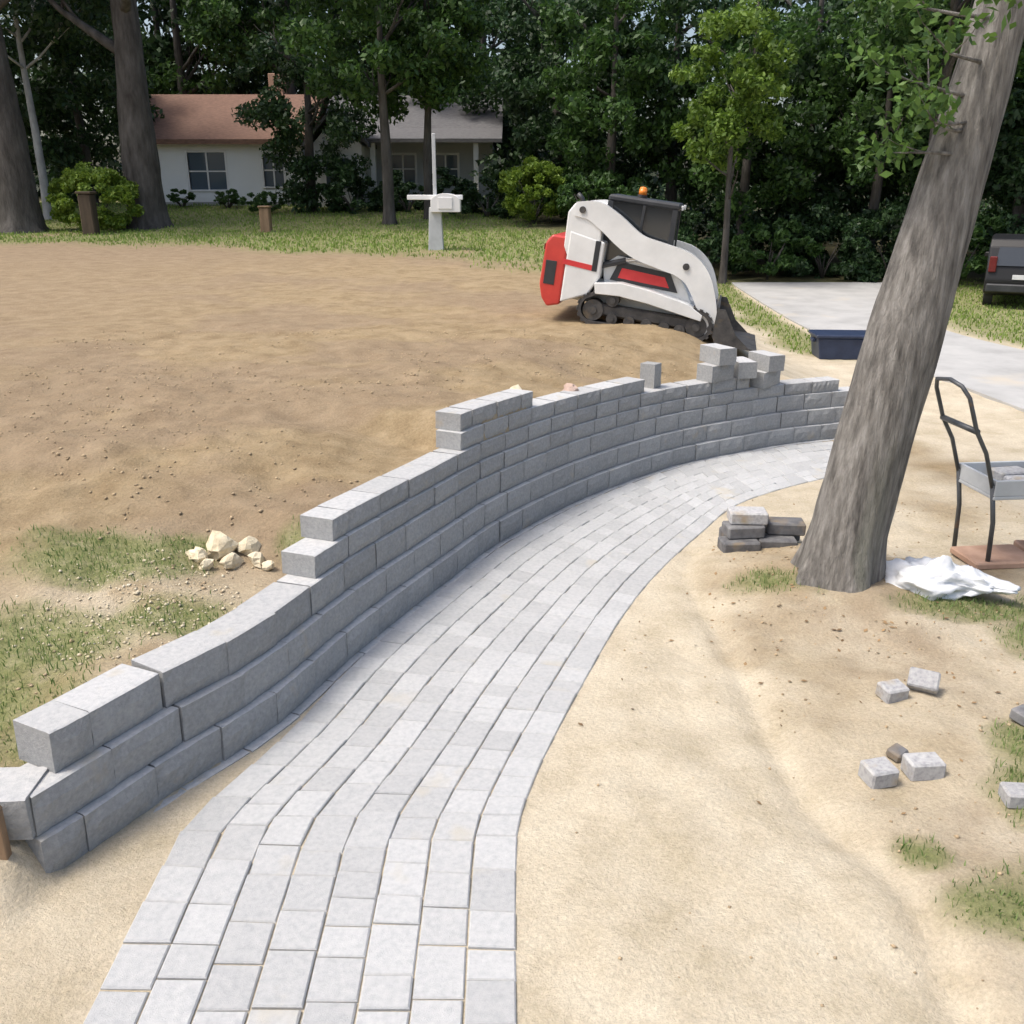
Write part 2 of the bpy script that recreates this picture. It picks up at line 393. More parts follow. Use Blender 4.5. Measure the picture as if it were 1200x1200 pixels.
def ground(x, y):
    x = np.atleast_1d(np.asarray(x, float)); y = np.atleast_1d(np.asarray(y, float))
    z, d, s = base_height(x, y)
    z = z + relief(x, y, d)
    md, ms = MIDLINE.dist(x, y)
    hw = np.interp(ms, MIDLINE.s, np.interp(np.linspace(0, 1, len(MIDLINE.s)), np.linspace(0, 1, len(PW)), PW)) / 2
    inside = (1 - sstep(hw - .05, hw + .03, np.abs(md))) * (ms < MIDLINE.len + .02)
    bed = path_z(y) - .014
    near = (1 - sstep(hw + .02, hw + .35, np.abs(md))) * (ms < MIDLINE.len + .3) * (d < .02)
    z = z * (1 - near) + (path_z(y) - .012 + .25 * relief(x, y, d)) * near
    z = z * (1 - inside) + bed * inside
    # trodden step beside the sand: a shallow furrow, then rough soil
    fl = FURROW.dist(x, y)[0]
    on = (y < 7.5) & (y > 1) & (x > 0)
    z = z - np.where(on, .035 * np.exp(-(fl / .07) ** 2), 0) + np.where(on, .03 * sstep(.0, -.25, fl), 0)
    # mound round the foot of the big tree
    td = np.hypot(x - 2.55, y - 6.5)
    z = z + np.where(td < 1.3, .10 * (1 - sstep(.3, 1.3, td)), 0)
    return z
FURROW = Line([(1.55, .8), (1.62, 2.5), (1.66, 3.1), (1.47, 3.65), (1.42, 4.3), (1.44, 5.1), (1.42, 5.9), (1.40, 6.8), (1.6, 7.5)], .1)
def gz(x, y): return float(ground(x, y)[0])

def cover(x, y):
    """what lies on the ground: sand, grass, darker soil (0..1 each)"""
    z, d, s = base_height(x, y)
    n1 = fbm(x * .9 + 3, y * .9, 5, 21); n2 = fbm(x * .35, y * .35, 4, 33); n3 = fbm(x * 2.6, y * 2.6, 4, 41)
    low = 1 - sstep(.1, .3, d)
    low = np.maximum(low, sstep(2.2, 4.2, x) * (y > 11))
    fl = FURROW.dist(x, y)[0]
    sand = low * np.maximum(sstep(-.55, .15, fl + (n3 - .5) * .7), .22 + .55 * sstep(.35, .65, n1 * .6 + n3 * .4))
    sand = np.where(y > 7.3, low * sstep(.30, .52, n2 + .14), sand)
    sand = np.where((y > 7.0) & (y < 14) & (x > 2.6), low * sstep(.36, .55, n2 + .12), sand)
    sand = np.where((x < -1.0) & (y < 4.2) & (d < .15), .85, sand) * (y < 32)
    pale = np.maximum(0, 1 - np.hypot((x + 2.2) / 1.3, (y - 4.7) / 1.3)) * sstep(.35, .6, n3 + .1)
    sand = np.maximum(sand, (d > .2) * pale * .9)
    grass = np.zeros_like(x)
    def blob(cx, cy, rx, ry, t=.0, amp=1.0):
        q = np.hypot((x - cx) / rx, (y - cy) / ry)
        return sstep(.44 + t, .88 + t, (1 - q) * .62 + n1 * .40 + n3 * .60) * amp * (q < 1.2)
    for b in GRASS_BLOBS: grass = np.maximum(grass, blob(*b))
    edge = np.interp(x, [-40, -20, -9, -2, 2, 6], [27.5, 27.5, 26.5, 22.5, 19.5, 17]) + (n2 - .5) * 5
    grass = np.maximum(grass, sstep(-.6, 2.2, y - edge + (n1 - .5) * 3) * (1 - sstep(2.6, 3.6, x) * (y < 30)) * sstep(.30, .46, n1 + .12))
    # verge by the driveway and the lawn right of it
    dl = DRIVE_L.dist(x, y)[0]; dr = DRIVE_R.dist(x, y)[0]
    grass = np.maximum(grass, (y > 15.5) * (y < 40) * sstep(.0, .35, dl) * (1 - sstep(.9, 1.6, dl + (n1 - .5) * 1.6)) * sstep(17, 18.5, y))
    grass = np.maximum(grass, (y > 14.5) * sstep(-.1, -.8, dr) * sstep(.25, .45, n1 + .12))
    grass = np.maximum(grass, (y > 30) * 1.0)
    sand = sand * (1 - grass * .6)
    top = np.where(low < .5, np.maximum(sstep(.42, .62, fbm(x * .55 + 7, y * .8, 4, 55)), sstep(-2, -9, x) * .8 + .5 * sstep(19, 25, y)), sstep(.50, .66, n2 + .05) * (x > 1.5)) * .7  # darker soil in mottled patches, growing towards the left and the far side
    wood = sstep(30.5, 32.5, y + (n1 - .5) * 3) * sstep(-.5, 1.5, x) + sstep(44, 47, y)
    return sand, grass, top, np.clip(wood, 0, 1)
DRIVE_L = Line([(8.0, 9.0), (7.6, 13.0), (7.0, 17.0), (6.7, 21.0), (6.9, 26.0), (7.2, 31.0)], .3)
DRIVE_R = Line([(12.5, 9.0), (11.6, 13.0), (10.4, 17.0), (9.7, 21.0), (10.6, 26.0), (12.5, 31.0)], .3)
GRASS_BLOBS = [(-2.62, 5.40, .62, .36, -.14), (-2.12, 5.66, .26, .14, -.16), (-2.75, 4.35, .7, .42, -.04), (-2.6, 3.95, .5, .4, -.10), (-2.25, 3.8, .3, .25, -.06), (-1.9, 4.75, .4, .3, .04), (-3.9, 4.1, .7, .5, -.03),
               (3.25, 6.05, .6, .25, -.12), (3.7, 5.5, .4, .6, -.08), (3.0, 4.15, .42, .38, -.12), (2.72, 3.75, .38, .3, -.12), (3.0, 3.3, .4, .3, -.02), (2.4, 3.1, .5, .25, 0), (2.05, 3.0, .35, .2, .02), (1.82, 3.35, .14, .14, -.05),
               (2.0, 6.45, .4, .3, .0), (3.1, 2.6, .7, .6, -.05), (4.6, 5.4, .9, 1.2, -.04), (-1.42, 5.72, .22, .2, -.05)]

# ------------------------------------------------------------------ ground sheet
def axis(lo, hi, step, far_lo, far_hi, g=1.09):
    a = list(np.arange(lo, hi + 1e-6, step)); h = step
    while a[-1] < far_hi: h *= g; a.append(a[-1] + h)
    h = step; b = [lo]
    while b[0] > far_lo: h *= g; b.insert(0, b[0] - h)
    return np.array(b[:-1] + a)
def ground_material():
    m = bpy.data.materials.new('soil_sand_and_grass'); m.use_nodes = True
    nt = m.node_tree; N = nt.nodes; L = nt.links; b = N['Principled BSDF']
    at = N.new('ShaderNodeVertexColor'); at.layer_name = 'cover'
    sp = N.new('ShaderNodeSeparateColor'); L.new(at.outputs['Color'], sp.inputs[0])
    tc = N.new('ShaderNodeTexCoord')
    def nz(s, d=6, r=.65):
        n = N.new('ShaderNodeTexNoise'); n.inputs['Scale'].default_value = s; n.inputs['Detail'].default_value = d; n.inputs['Roughness'].default_value = r
        L.new(tc.outputs['Object'], n.inputs['Vector']); return n.outputs['Fac']
    def rmp(fac, *cols):
        c = N.new('ShaderNodeValToRGB'); e = c.color_ramp.elements
        e[0].position = .32; e[1].position = .68; e[0].color = (*cols[0], 1); e[1].color = (*cols[-1], 1)
        for i, k in enumerate(cols[1:-1]): q = e.new(.32 + .36 * (i + 1) / (len(cols) - 1)); q.color = (*k, 1)
        L.new(fac, c.inputs['Fac']); return c.outputs['Color']
    def mix(f, a, c):
        x = N.new('ShaderNodeMix'); x.data_type = 'RGBA'; L.new(f, x.inputs['Factor']); L.new(a, x.inputs['A']); L.new(c, x.inputs['B']); return x.outputs['Result']
    def math_(op, a, bb):
        x = N.new('ShaderNodeMath'); x.operation = op
        for i, v in enumerate((a, bb)):
            if isinstance(v, (int, float)): x.inputs[i].default_value = v
            else: L.new(v, x.inputs[i])
        return x.outputs[0]
    dirt = rmp(nz(3.0, 8, .7), (.235, .172, .098), (.315, .24, .142), (.385, .30, .187))
    dark_soil = rmp(nz(4.0, 8, .7), (.205, .150, .104), (.265, .20, .138), (.325, .25, .175))
    sand = rmp(nz(2.2, 8, .7), (.46, .395, .28), (.56, .49, .37), (.63, .565, .44))
    turf = rmp(nz(9.0, 6, .7), (.13, .16, .05), (.20, .22, .09), (.33, .31, .18))
    f_top = math_('MULTIPLY', sp.outputs[2], .8)
    col = mix(f_top, dirt, dark_soil); col = mix(sp.outputs[0], col, sand)
    col = mix(math_('MULTIPLY', sp.outputs[1], .85), col, turf)
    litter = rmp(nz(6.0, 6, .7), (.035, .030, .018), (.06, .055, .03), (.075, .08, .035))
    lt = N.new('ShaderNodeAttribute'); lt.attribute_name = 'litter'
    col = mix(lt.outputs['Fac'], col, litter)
    # fine grain
    gr = N.new('ShaderNodeMapRange'); gr.inputs['From Min'].default_value = .3; gr.inputs['From Max'].default_value = .7; gr.inputs['To Min'].default_value = .80; gr.inputs['To Max'].default_value = 1.17
    L.new(nz(55, 5, .75), gr.inputs['Value'])
    x = N.new('ShaderNodeMix'); x.data_type = 'RGBA'; x.blend_type = 'MULTIPLY'; x.inputs['Factor'].default_value = 1
    L.new(col, x.inputs['A']); L.new(gr.outputs[0], x.inputs['B'])
    L.new(x.outputs['Result'], b.inputs['Base Color']); b.inputs['Roughness'].default_value = .97
    b.inputs['Specular IOR Level'].default_value = .15
    h = math_('ADD', math_('MULTIPLY', nz(28, 6, .7), 1.0), math_('MULTIPLY', nz(110, 4, .7), .35))
    bp = N.new('ShaderNodeBump'); bp.inputs['Strength'].default_value = .75; bp.inputs['Distance'].default_value = .03
    L.new(h, bp.inputs['Height']); L.new(bp.outputs[0], b.inputs['Normal'])
    return m
gx = axis(-4.6, 4.6, .05, -420, 420); gy = axis(1.6, 13.0, .05, -60, 700)
GX, GY = np.meshgrid(gx, gy)
fx, fy = GX.ravel(), GY.ravel()
GZ = ground(fx, fy)
nx, ny = len(gx), len(gy)
ii = (np.arange(ny - 1)[:, None] * nx + np.arange(nx - 1)[None, :]).ravel()
F = np.stack([ii, ii + 1, ii + nx + 1, ii + nx], 1)
me = fast_mesh('ground', np.stack([fx, fy, GZ], 1), F, ground_material(), 4)
sa, gr_, tp, wd_ = cover(fx, fy)
ca = me.color_attributes.new('cover', 'FLOAT_COLOR', 'POINT')
ca.data.foreach_set('color', np.stack([sa, gr_, tp, wd_], 1).astype(np.float32).ravel())
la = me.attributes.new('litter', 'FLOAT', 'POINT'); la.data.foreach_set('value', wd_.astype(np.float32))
me.polygons.foreach_set('use_smooth', np.ones(len(F), bool))
tag(link(bpy.data.objects.new('ground', me)), 'bare dirt yard, pale sand beside the path and rough grass', kind='structure')

# driveway: a slab 8 mm proud of the soil
def strip(name, A, B, n, m, lift, mat):
    V = []; 
    for i in range(n + 1):
        a = A.at(A.len * i / n); b = B.at(B.len * i / n)
        for j in range(m + 1):
            q = a + (b - a) * j / m; V.append((q[0], q[1]))
    V = np.array(V); z, d, s = base_height(V[:, 0], V[:, 1]); z = z + lift
    Fs = [(i * (m + 1) + j, i * (m + 1) + j + 1, (i + 1) * (m + 1) + j + 1, (i + 1) * (m + 1) + j) for i in range(n) for j in range(m)]
    vs = [(V[i, 0], V[i, 1], z[i]) for i in range(len(V))]
    # skirt all round so the slab has thickness
    b0 = len(vs); rim = [j for j in range(m + 1)] + [i * (m + 1) + m for i in range(1, n + 1)] + [n * (m + 1) + j for j in range(m - 1, -1, -1)] + [i * (m + 1) for i in range(n - 1, 0, -1)]
    vs += [(vs[r][0], vs[r][1], vs[r][2] - .14) for r in rim]
    K = len(rim)
    Fs += [(rim[(i + 1) % K], rim[i], b0 + i, b0 + (i + 1) % K) for i in range(K)]
    return mesh_obj(name, vs, Fs, mat)
tag(strip('driveway', DRIVE_L, DRIVE_R, 40, 8, .045, M['concrete']), 'pale concrete driveway beyond the sand', kind='structure')

# ------------------------------------------------------------------ paved walkway
walk = tag(empty('walkway', (0, 2.5, 0)), 'curving walkway of light grey pavers beside the block wall', kind='structure')
def paver_geo(c4, z, th, ch):
    """c4: four ground corners, counter-clockwise; chamfered top"""
    cen = sum(c4) / 4
    low = [tuple(c) + (z - th,) for c in c4]; mid = [tuple(c) + (z - ch,) for c in c4]
    top = [tuple(c + (cen - c) / np.linalg.norm(cen - c) * ch * 1.5) + (z,) for c in c4]
    vs = low + mid + top
    fs = [(8, 9, 10, 11)] + [(i, (i + 1) % 4, 4 + (i + 1) % 4, 4 + i) for i in range(4)] + [(4 + i, 4 + (i + 1) % 4, 8 + (i + 1) % 4, 8 + i) for i in range(4)]
    return vs, fs
NC = 8; far = MB(); pieces = []
pr_ = random.Random(3)
for j in range(NC):
    s = pr_.uniform(0, .2)
    while s < PS[-1]:
        ln = pr_.choice((.16, .21, .21, .27)); e = min(s + ln, PS[-1])
        if e - s > .08: pieces.append((s, e, j))
        s = e
pieces.sort()
pieces = [p for p in pieces if path_pt((p[0] + p[1]) / 2, .5)[1] > 1.75]
for n, (s, e, j) in enumerate(pieces):
    f0, f1 = j / NC, (j + 1) / NC
    c4 = [path_pt(s, f0), path_pt(s, f1), path_pt(e, f1), path_pt(e, f0)]
    cen = sum(c4) / 4; g = .0035
    c4 = [c + (cen - c) / np.linalg.norm(cen - c) * g * 1.5 + np.array([pr_.uniform(-.002, .002), pr_.uniform(-.002, .002)]) for c in c4]
    # counter-clockwise order
    if np.cross(c4[1] - c4[0], c4[2] - c4[1]) < 0: c4 = c4[::-1]
    z = float(path_z(cen[1])) + pr_.uniform(-.004, .004)
    vs, fs = paver_geo(c4, z, .055, .006)
    if n < 300:
        o = mesh_obj('paver', [(v[0] - cen[0], v[1] - cen[1], v[2] - z) for v in vs], fs, M['paver'], walk)
        o.location = (cen[0], cen[1] - 2.5, z)
    else: far.add(vs, fs)
fo = far.build('far_pavers', M['paver_far'], walk); fo.location = (0, -2.5, 0); tag(fo, kind='stuff')

# ------------------------------------------------------------------ retaining wall
wall = empty('retaining_wall', (-2.0, 3.13, 0))
tag(wall, 'stepped grey block retaining wall curving along the paver walkway', 'wall')
def block_mesh(name, L, D, Hh, seed):
    """split-face block: x along the wall, y into the bank, front at y=0; rough front, chamfered top edge"""
    bm = bmesh.new(); nx_, nz_ = 6, 3
    r = random.Random(seed)
    front = []
    for k in range(nz_ + 1):
        row = []
        for i in range(nx_ + 1):
            x = -L / 2 + L * i / nx_; z = Hh * k / nz_
            edge = (i in (0, nx_)) or (k in (0, nz_))
            y = (.010 if edge else 0) + (r.uniform(-.010, .006) if not edge else r.uniform(-.002, .004))
            row.append(bm.verts.new((x + (0 if i in (0, nx_) else r.uniform(-.01, .01)), y, z - (.004 if k == nz_ else 0))))
        front.append(row)
    for k in range(nz_):
        for i in range(nx_): bm.faces.new((front[k][i], front[k][i + 1], front[k + 1][i + 1], front[k + 1][i]))
    # chamfer then top
    cham = [bm.verts.new((v.co.x * .985, .026 + r.uniform(-.003, .004), Hh)) for v in front[-1]]
    for i in range(nx_): bm.faces.new((front[-1][i], front[-1][i + 1], cham[i + 1], cham[i]))
    b = [bm.verts.new(p) for p in ((-L / 2 * .98, D, 0), (L / 2 * .98, D, 0), (L / 2 * .98, D, Hh), (-L / 2 * .98, D, Hh))]
    bm.faces.new(cham + [b[2], b[3]])
    bm.faces.new([b[1], b[0], b[3], b[2]])
    bm.faces.new([b[0], b[1]] + front[0][::-1])
    bm.faces.new([b[0]] + [front[k][0] for k in range(nz_ + 1)] + [cham[0], b[3]])
    bm.faces.new([b[1], b[2], cham[-1]] + [front[k][-1] for k in range(nz_, -1, -1)])
    bmesh.ops.recalc_face_normals(bm, faces=bm.faces)
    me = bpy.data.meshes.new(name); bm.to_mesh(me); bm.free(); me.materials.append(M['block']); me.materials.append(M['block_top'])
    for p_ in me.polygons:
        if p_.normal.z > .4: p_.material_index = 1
    return me
BL = .42; BD = .25
blocks = [block_mesh('wall_block', BL - .004, BD, .197, 20 + i) for i in range(8)]
half = [block_mesh('wall_block_half', BL / 2 - .004, BD, .197, 60 + i) for i in range(3)]
thin = [block_mesh('wall_cap_block', BL - .004, BD, .147, 120 + i) for i in range(8)]
thin_half = [block_mesh('wall_cap_block_half', BL / 2 - .004, BD, .147, 160 + i) for i in range(3)]
br = random.Random(5)
def put_block(me, p, ang, z, parent=wall, pitch=0, name='wall_block', jit=.004):
    o = bpy.data.objects.new(name, me); link(o); o.parent = parent
    b = parent.location if parent else Vector((0, 0, 0))
    o.location = (p[0] - b.x, p[1] - b.y, z - b.z)
    o.rotation_euler = (0, pitch, ang + br.uniform(-.012, .012))
    return o
for k, (s0, s1) in COURSES.items():
    s = s0; first = True; off = (k % 2)
    while s < s1 - .1:
        ln = BL
        if first and off: ln = BL / 2
        if s + ln > s1 + .05: ln = BL / 2
        if s + ln > s1 + .12: break
        m_ = s + ln / 2; t = WALL.tan(m_); n = np.array([-t[1], t[0]]); p = WALL.at(m_) + n * (setback(k) + br.uniform(-.005, .005))
        slope = (float(path_z(p[1] + t[1] * .2)) - float(path_z(p[1] - t[1] * .2))) / .4
        z = float(path_z(p[1])) + TOPS[k] - course_h(k)
        put_block(br.choice((blocks if ln == BL else half) if k <= 3 else (thin if ln == BL else thin_half)), p, math.atan2(t[1], t[0]), z, pitch=-math.atan(slope))
        s += ln; first = False
# the return at the near end: blocks turned to face the camera side, second and third course
t0 = WALL.at(.10); ra = math.radians(2)
for i in range(4):
    put_block(br.choice(blocks), (t0[0] - .05 - BL * (i + .5) - .0, t0[1] - .02 + .015 * i), ra, .2)

# ------------------------------------------------------------------ foliage and trees
def leaves(centres, radii, n, size, up=.25, seed=0, flat=.75):
    """n leaf-shaped quads scattered round cluster centres"""
    g = np.random.default_rng(seed); centres = np.asarray(centres, float); radii = np.asarray(radii, float)
    w = radii ** 2; idx = g.choice(len(centres), n, p=w / w.sum())
    v = g.normal(size=(n, 3)); v /= np.linalg.norm(v, axis=1)[:, None]
    rr = g.random(n) ** .45
    P = centres[idx] + v * (rr * radii[idx])[:, None] * np.array([1, 1, flat])
    a = g.normal(size=(n, 3)); a[:, 2] -= .25; a /= np.linalg.norm(a, axis=1)[:, None]
    nr = g.normal(size=(n, 3)) + np.array([0, 0, up * 4]); b = np.cross(a, nr); b /= np.linalg.norm(b, axis=1)[:, None]
    nn = np.cross(b, a)
    s = size * (.6 + .8 * g.random(n))[:, None]
    V = np.stack([P - a * s * .5, P + b * s * .27 + nn * s * .06, P + a * s * .55, P - b * s * .27 + nn * s * .06], 1).reshape(-1, 3)
    F = np.arange(4 * n).reshape(n, 4)
    return V, F

def crown_clusters(c, r, k, seed, hollow=.45):
    g = np.random.default_rng(seed); v = g.normal(size=(k, 3)); v /= np.linalg.norm(v, axis=1)[:, None]
    q = hollow + (1 - hollow) * g.random(k) ** .7
    return np.array(c) + v * q[:, None] * np.array(r), g.uniform(.10, .24, k) * (r[0] + r[2]) * .5

def trunk_mesh(pts, rad, n=20, rough=.06, seed=0, sub=8, flare=0.0):
    """tapered trunk with ridged bark and a flared foot"""
    pts = [Vector(p) for p in pts]
    Ln = catmull([tuple(p) for p in pts], .25 if sub == 8 else .06)
    seg = np.linalg.norm(np.diff(np.array([tuple(p) for p in pts]), axis=0), axis=1); sp = np.concatenate([[0], np.cumsum(seg)])
    ds = np.concatenate([[0], np.cumsum(np.linalg.norm(np.diff(Ln, axis=0), axis=1))]); ds *= sp[-1] / ds[-1]
    V = []; m = len(Ln)
    for i in range(m):
        r = float(np.interp(ds[i], sp, rad)); c = Vector(Ln[i])
        d = (Vector(Ln[min(i + 1, m - 1)]) - Vector(Ln[max(i - 1, 0)])).normalized()
        a = (Vector((1, 0, 0)) - d * d.x).normalized(); b = d.cross(a)
        fl = flare * math.exp(-ds[i] / .28)
        for j in range(n):
            t = 2 * math.pi * j / n
            rid = mnoise.noise(Vector((math.cos(t) * 5 + seed, math.sin(t) * 5, ds[i] * 1.1))) * rough + mnoise.noise(Vector((math.cos(t) * 13, math.sin(t) * 13 + seed, ds[i] * 3.3))) * rough * .55
            lobe = 1 + fl * (1 + .75 * math.sin(5 * t + seed)) + .05 * math.sin(2 * t + ds[i] * .7)
            V.append(c + (a * math.cos(t) + b * math.sin(t)) * r * (lobe + rid))
    Fq = [(i * n + j, i * n + (j + 1) % n, (i + 1) * n + (j + 1) % n, (i + 1) * n + j) for i in range(m - 1) for j in range(n)]
    Fq.append(tuple(range((m - 1) * n, m * n)))
    return V, Fq

def limb(mb, p, d, L, r, depth, g, tips):
    """a bent, forking limb"""
    p = Vector(p); d = Vector(d).normalized(); pts = [p]; rr = [r]
    for i in range(4):
        d = (d + Vector((g.uniform(-.25, .25), g.uniform(-.25, .25), g.uniform(-.05, .22)))).normalized()
        p = p + d * L / 4; pts.append(p); rr.append(r * (1 - .17 * (i + 1)))
    mb.tube(pts, rr, 7 if depth else 5)
    tips.append(p)
    if depth:
        for q in range(2):
            e = (d + Vector((g.uniform(-.9, .9), g.uniform(-.9, .9), g.uniform(-.2, .5)))).normalized()
            limb(mb, pts[2 + q], e, L * .65, rr[2 + q] * .62, depth - 1, g, tips)

CROWNS = {}
def crown_mesh(key, r, k, n, size, mat, seed, flat=.75, hollow=.45):
    if key not in CROWNS:
        c, rad = crown_clusters((0, 0, 0), r, k, seed, hollow)
        V, Fq = leaves(c, rad, n, size, seed=seed, flat=flat)
        CROWNS[key] = fast_mesh('crown', V, Fq, mat, 4)
    return CROWNS[key]

def far_tree(name, label, x, y, r, h, crown_key, cz, group=None, mat='bark_far', lean=0, scale=1.0, rot=0, zdrop=.1):
    z = gz(x, y) - zdrop
    t = empty(name, (x, y, z)); tag(t, label, 'tree', group)
    g = random.Random(int(x * 31 + y * 7))
    pts = [(0, 0, 0), (lean * .2, 0, h * .25), (lean * .5 + g.uniform(-.1, .1), 0, h * .55), (lean, 0, h)]
    V, Fq = trunk_mesh(pts, [r, r * .86, r * .6, r * .2], 14, .07, g.random() * 9, 8, .35)
    mb = MB(); mb.add(V, Fq); tips = []
    for i in range(5):
        a = g.uniform(0, 6.28); hz_ = h * g.uniform(.38, .75)
        limb(mb, (lean * hz_ / h, 0, hz_), (math.cos(a), math.sin(a), .55), h * .22, r * .32, 1, g, tips)
    mb.build('trunk', M[mat], t, True)
    o = bpy.data.objects.new('crown', CROWNS[crown_key]); link(o); o.parent = t
    o.location = (lean, 0, cz); o.rotation_euler = (0, 0, rot); o.scale = (scale, scale, scale)
    return t

crown_mesh('oak', (4.6, 4.6, 3.4), 60, 8000, .24, M['leaf_a'], 1)
crown_mesh('oak2', (4.6, 4.6, 4.6), 80, 14000, .25, M['leaf_b'], 2)
crown_mesh('low', (3.3, 3.0, 3.8), 70, 13000, .22, M['leaf_a'], 3, hollow=.35)
crown_mesh('lowdark', (3.2, 3.0, 4.2), 70, 13000, .22, M['leaf_b'], 4, hollow=.35)
crown_mesh('light', (2.6, 2.4, 3.2), 55, 9000, .20, M['leaf_c'], 5, hollow=.35)
crown_mesh('shrub', (1.35, 1.2, 1.0), 90, 15000, .13, M['leaf_bright'], 6, hollow=.75)
crown_mesh('shrubdark', (1.5, 1.3, 1.3), 45, 6000, .15, M['leaf_b'], 7, hollow=.5)
crown_mesh('under', (1.6, 1.2, .9), 40, 5000, .15, M['leaf_a'], 8, hollow=.5)

# the broad trunks at the back of the yard
far_tree('oak_tree', 'broad dark trunk standing beside the white house', -12.35, 32.8, .62, 14, 'oak', 11.8, rot=.4)
far_tree('oak_tree', 'broad grey trunk left of the bright round bush', -15.9, 31.2, .66, 14, 'oak', 12.0, rot=2.1)
far_tree('birch_tree', 'slim pale trunk rising behind the bright round bush', -16.75, 35.0, .15, 11, 'oak2', 9.6, mat='bark_pale', rot=1)
far_tree('maple_tree', 'slender dark trunk in front of the grey porch house', -4.25, 33.5, .2, 9, 'low', 7.0, rot=.7)
far_tree('spruce_tree', 'dense dark evergreen between the white house and the grey house', -7.7, 37.5, .2, 7.5, 'lowdark', 3.6, rot=1.9, scale=.8)
far_tree('spruce_tree', 'dark evergreen behind the bright round bush', -17.5, 40.5, .22, 9, 'lowdark', 4.4, rot=.2)
# the wood behind the driveway and the loader
WG = 'trees of the wood behind the driveway'
WL = ['dark tree behind the bright bush at the edge of the wood', 'leafy tree rising behind the tail of the loader', 'tall dark tree behind the light green tree in the wood',
      'leafy tree at the head of the driveway, right of the light green tree', 'dark tree in the wood between the driveway and the leaning trunk', 'leafy tree whose crown hangs over the far end of the driveway',
      'tall dark tree seen past the leaning trunk', 'dark low tree behind the black car', 'leafy tree deep in the wood beyond the black car',
      'tall dark tree rising behind the porch house', 'tall oak rising behind the white house', 'tall dark tree beyond the slim pale trunk', 'low dark tree beyond the broad grey trunk', 'tall oak between the evergreen and the white house roof', 'large dark tree far behind the white house chimney', 'large dark tree far behind the slim pale trunk', 'large dark tree far behind the porch house roof']
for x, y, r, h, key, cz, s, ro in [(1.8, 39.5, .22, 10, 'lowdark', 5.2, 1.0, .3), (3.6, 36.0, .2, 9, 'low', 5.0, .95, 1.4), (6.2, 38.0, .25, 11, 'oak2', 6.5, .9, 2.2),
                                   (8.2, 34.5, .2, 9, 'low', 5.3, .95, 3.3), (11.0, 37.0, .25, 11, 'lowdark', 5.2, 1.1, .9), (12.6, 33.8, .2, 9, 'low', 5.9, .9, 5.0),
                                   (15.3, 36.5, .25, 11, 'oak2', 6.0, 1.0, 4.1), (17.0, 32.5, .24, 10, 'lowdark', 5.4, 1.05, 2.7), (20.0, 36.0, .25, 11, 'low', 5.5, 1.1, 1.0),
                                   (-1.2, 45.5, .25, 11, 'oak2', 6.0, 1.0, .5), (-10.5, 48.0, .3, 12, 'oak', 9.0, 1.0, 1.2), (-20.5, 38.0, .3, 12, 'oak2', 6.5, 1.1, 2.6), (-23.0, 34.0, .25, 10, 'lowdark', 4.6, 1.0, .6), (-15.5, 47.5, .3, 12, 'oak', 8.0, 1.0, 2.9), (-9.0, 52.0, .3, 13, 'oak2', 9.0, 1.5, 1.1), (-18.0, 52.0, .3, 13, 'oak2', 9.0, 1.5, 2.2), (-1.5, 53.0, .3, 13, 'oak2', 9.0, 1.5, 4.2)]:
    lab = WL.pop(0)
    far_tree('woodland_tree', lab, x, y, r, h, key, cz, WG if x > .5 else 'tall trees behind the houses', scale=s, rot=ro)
far_tree('woodland_tree', 'bare grey trunk at the wood edge just behind the leaning tree', 13.0, 30.3, .30, 11, 'low', 9.2, WG, mat='bark_far', rot=.6)
far_tree('maple_tree', 'leafy tree standing between the mailbox and the porch house', -3.0, 35.0, .16, 9, 'low', 6.3, rot=2.4, scale=.8)
far_tree('maple_tree', 'light green leafy tree at the front of the dark wood', 6.9, 31.0, .12, 7, 'light', 6.3, scale=.85, rot=.5)

def shrub(name, label, x, y, key, scale, zc, group=None, rot=0):
    t = empty(name, (x, y, gz(x, y) - .03)); tag(t, label, 'bush', group)
    mb = MB(); g = random.Random(int(x * 17 + y))
    for i in range(6):
        a = g.uniform(0, 6.28); L = zc * g.uniform(.8, 1.2)
        mb.tube([(0, 0, 0), (math.cos(a) * .2, math.sin(a) * .2, L * .5), (math.cos(a) * .5, math.sin(a) * .5, L)], [.035, .025, .01], 5)
    mb.build('stem', M['bark_far'], t, True)
    o = bpy.data.objects.new('foliage', CROWNS[key]); link(o); o.parent = t; o.location = (0, 0, zc); o.scale = scale; o.rotation_euler = (0, 0, rot)
shrub('garden_bush', 'bright yellow-green rounded bush behind the dark post', -13.6, 31.7, 'shrub', (1.02, .9, 1.0), .95)
shrub('garden_bush', 'bright green bush at the edge of the wood behind the loader', .75, 33.6, 'shrub', (1.0, .9, .95), 1.1, rot=1)
for x, y, s in [(-9.3, 36.6, .75), (-11.3, 38.6, .6), (-13.2, 38.9, .55)]:
    shrub('foundation_shrub', 'low green shrub in front of the white house', x, y, 'under', (.7 * s, .7 * s, .62 * s), .45, 'shrubs along the white house', rot=x)
for x, y, s in [(-6.0, 36.8, 1.0), (-4.0, 37.2, .85), (-2.2, 36.6, .95), (-.9, 35.6, .8)]:
    shrub('dark_shrub', 'dark green shrub in front of the grey porch house', x, y, 'shrubdark', (s, s, .8 * s), .8 * s, 'shrubs before the porch house', rot=y)
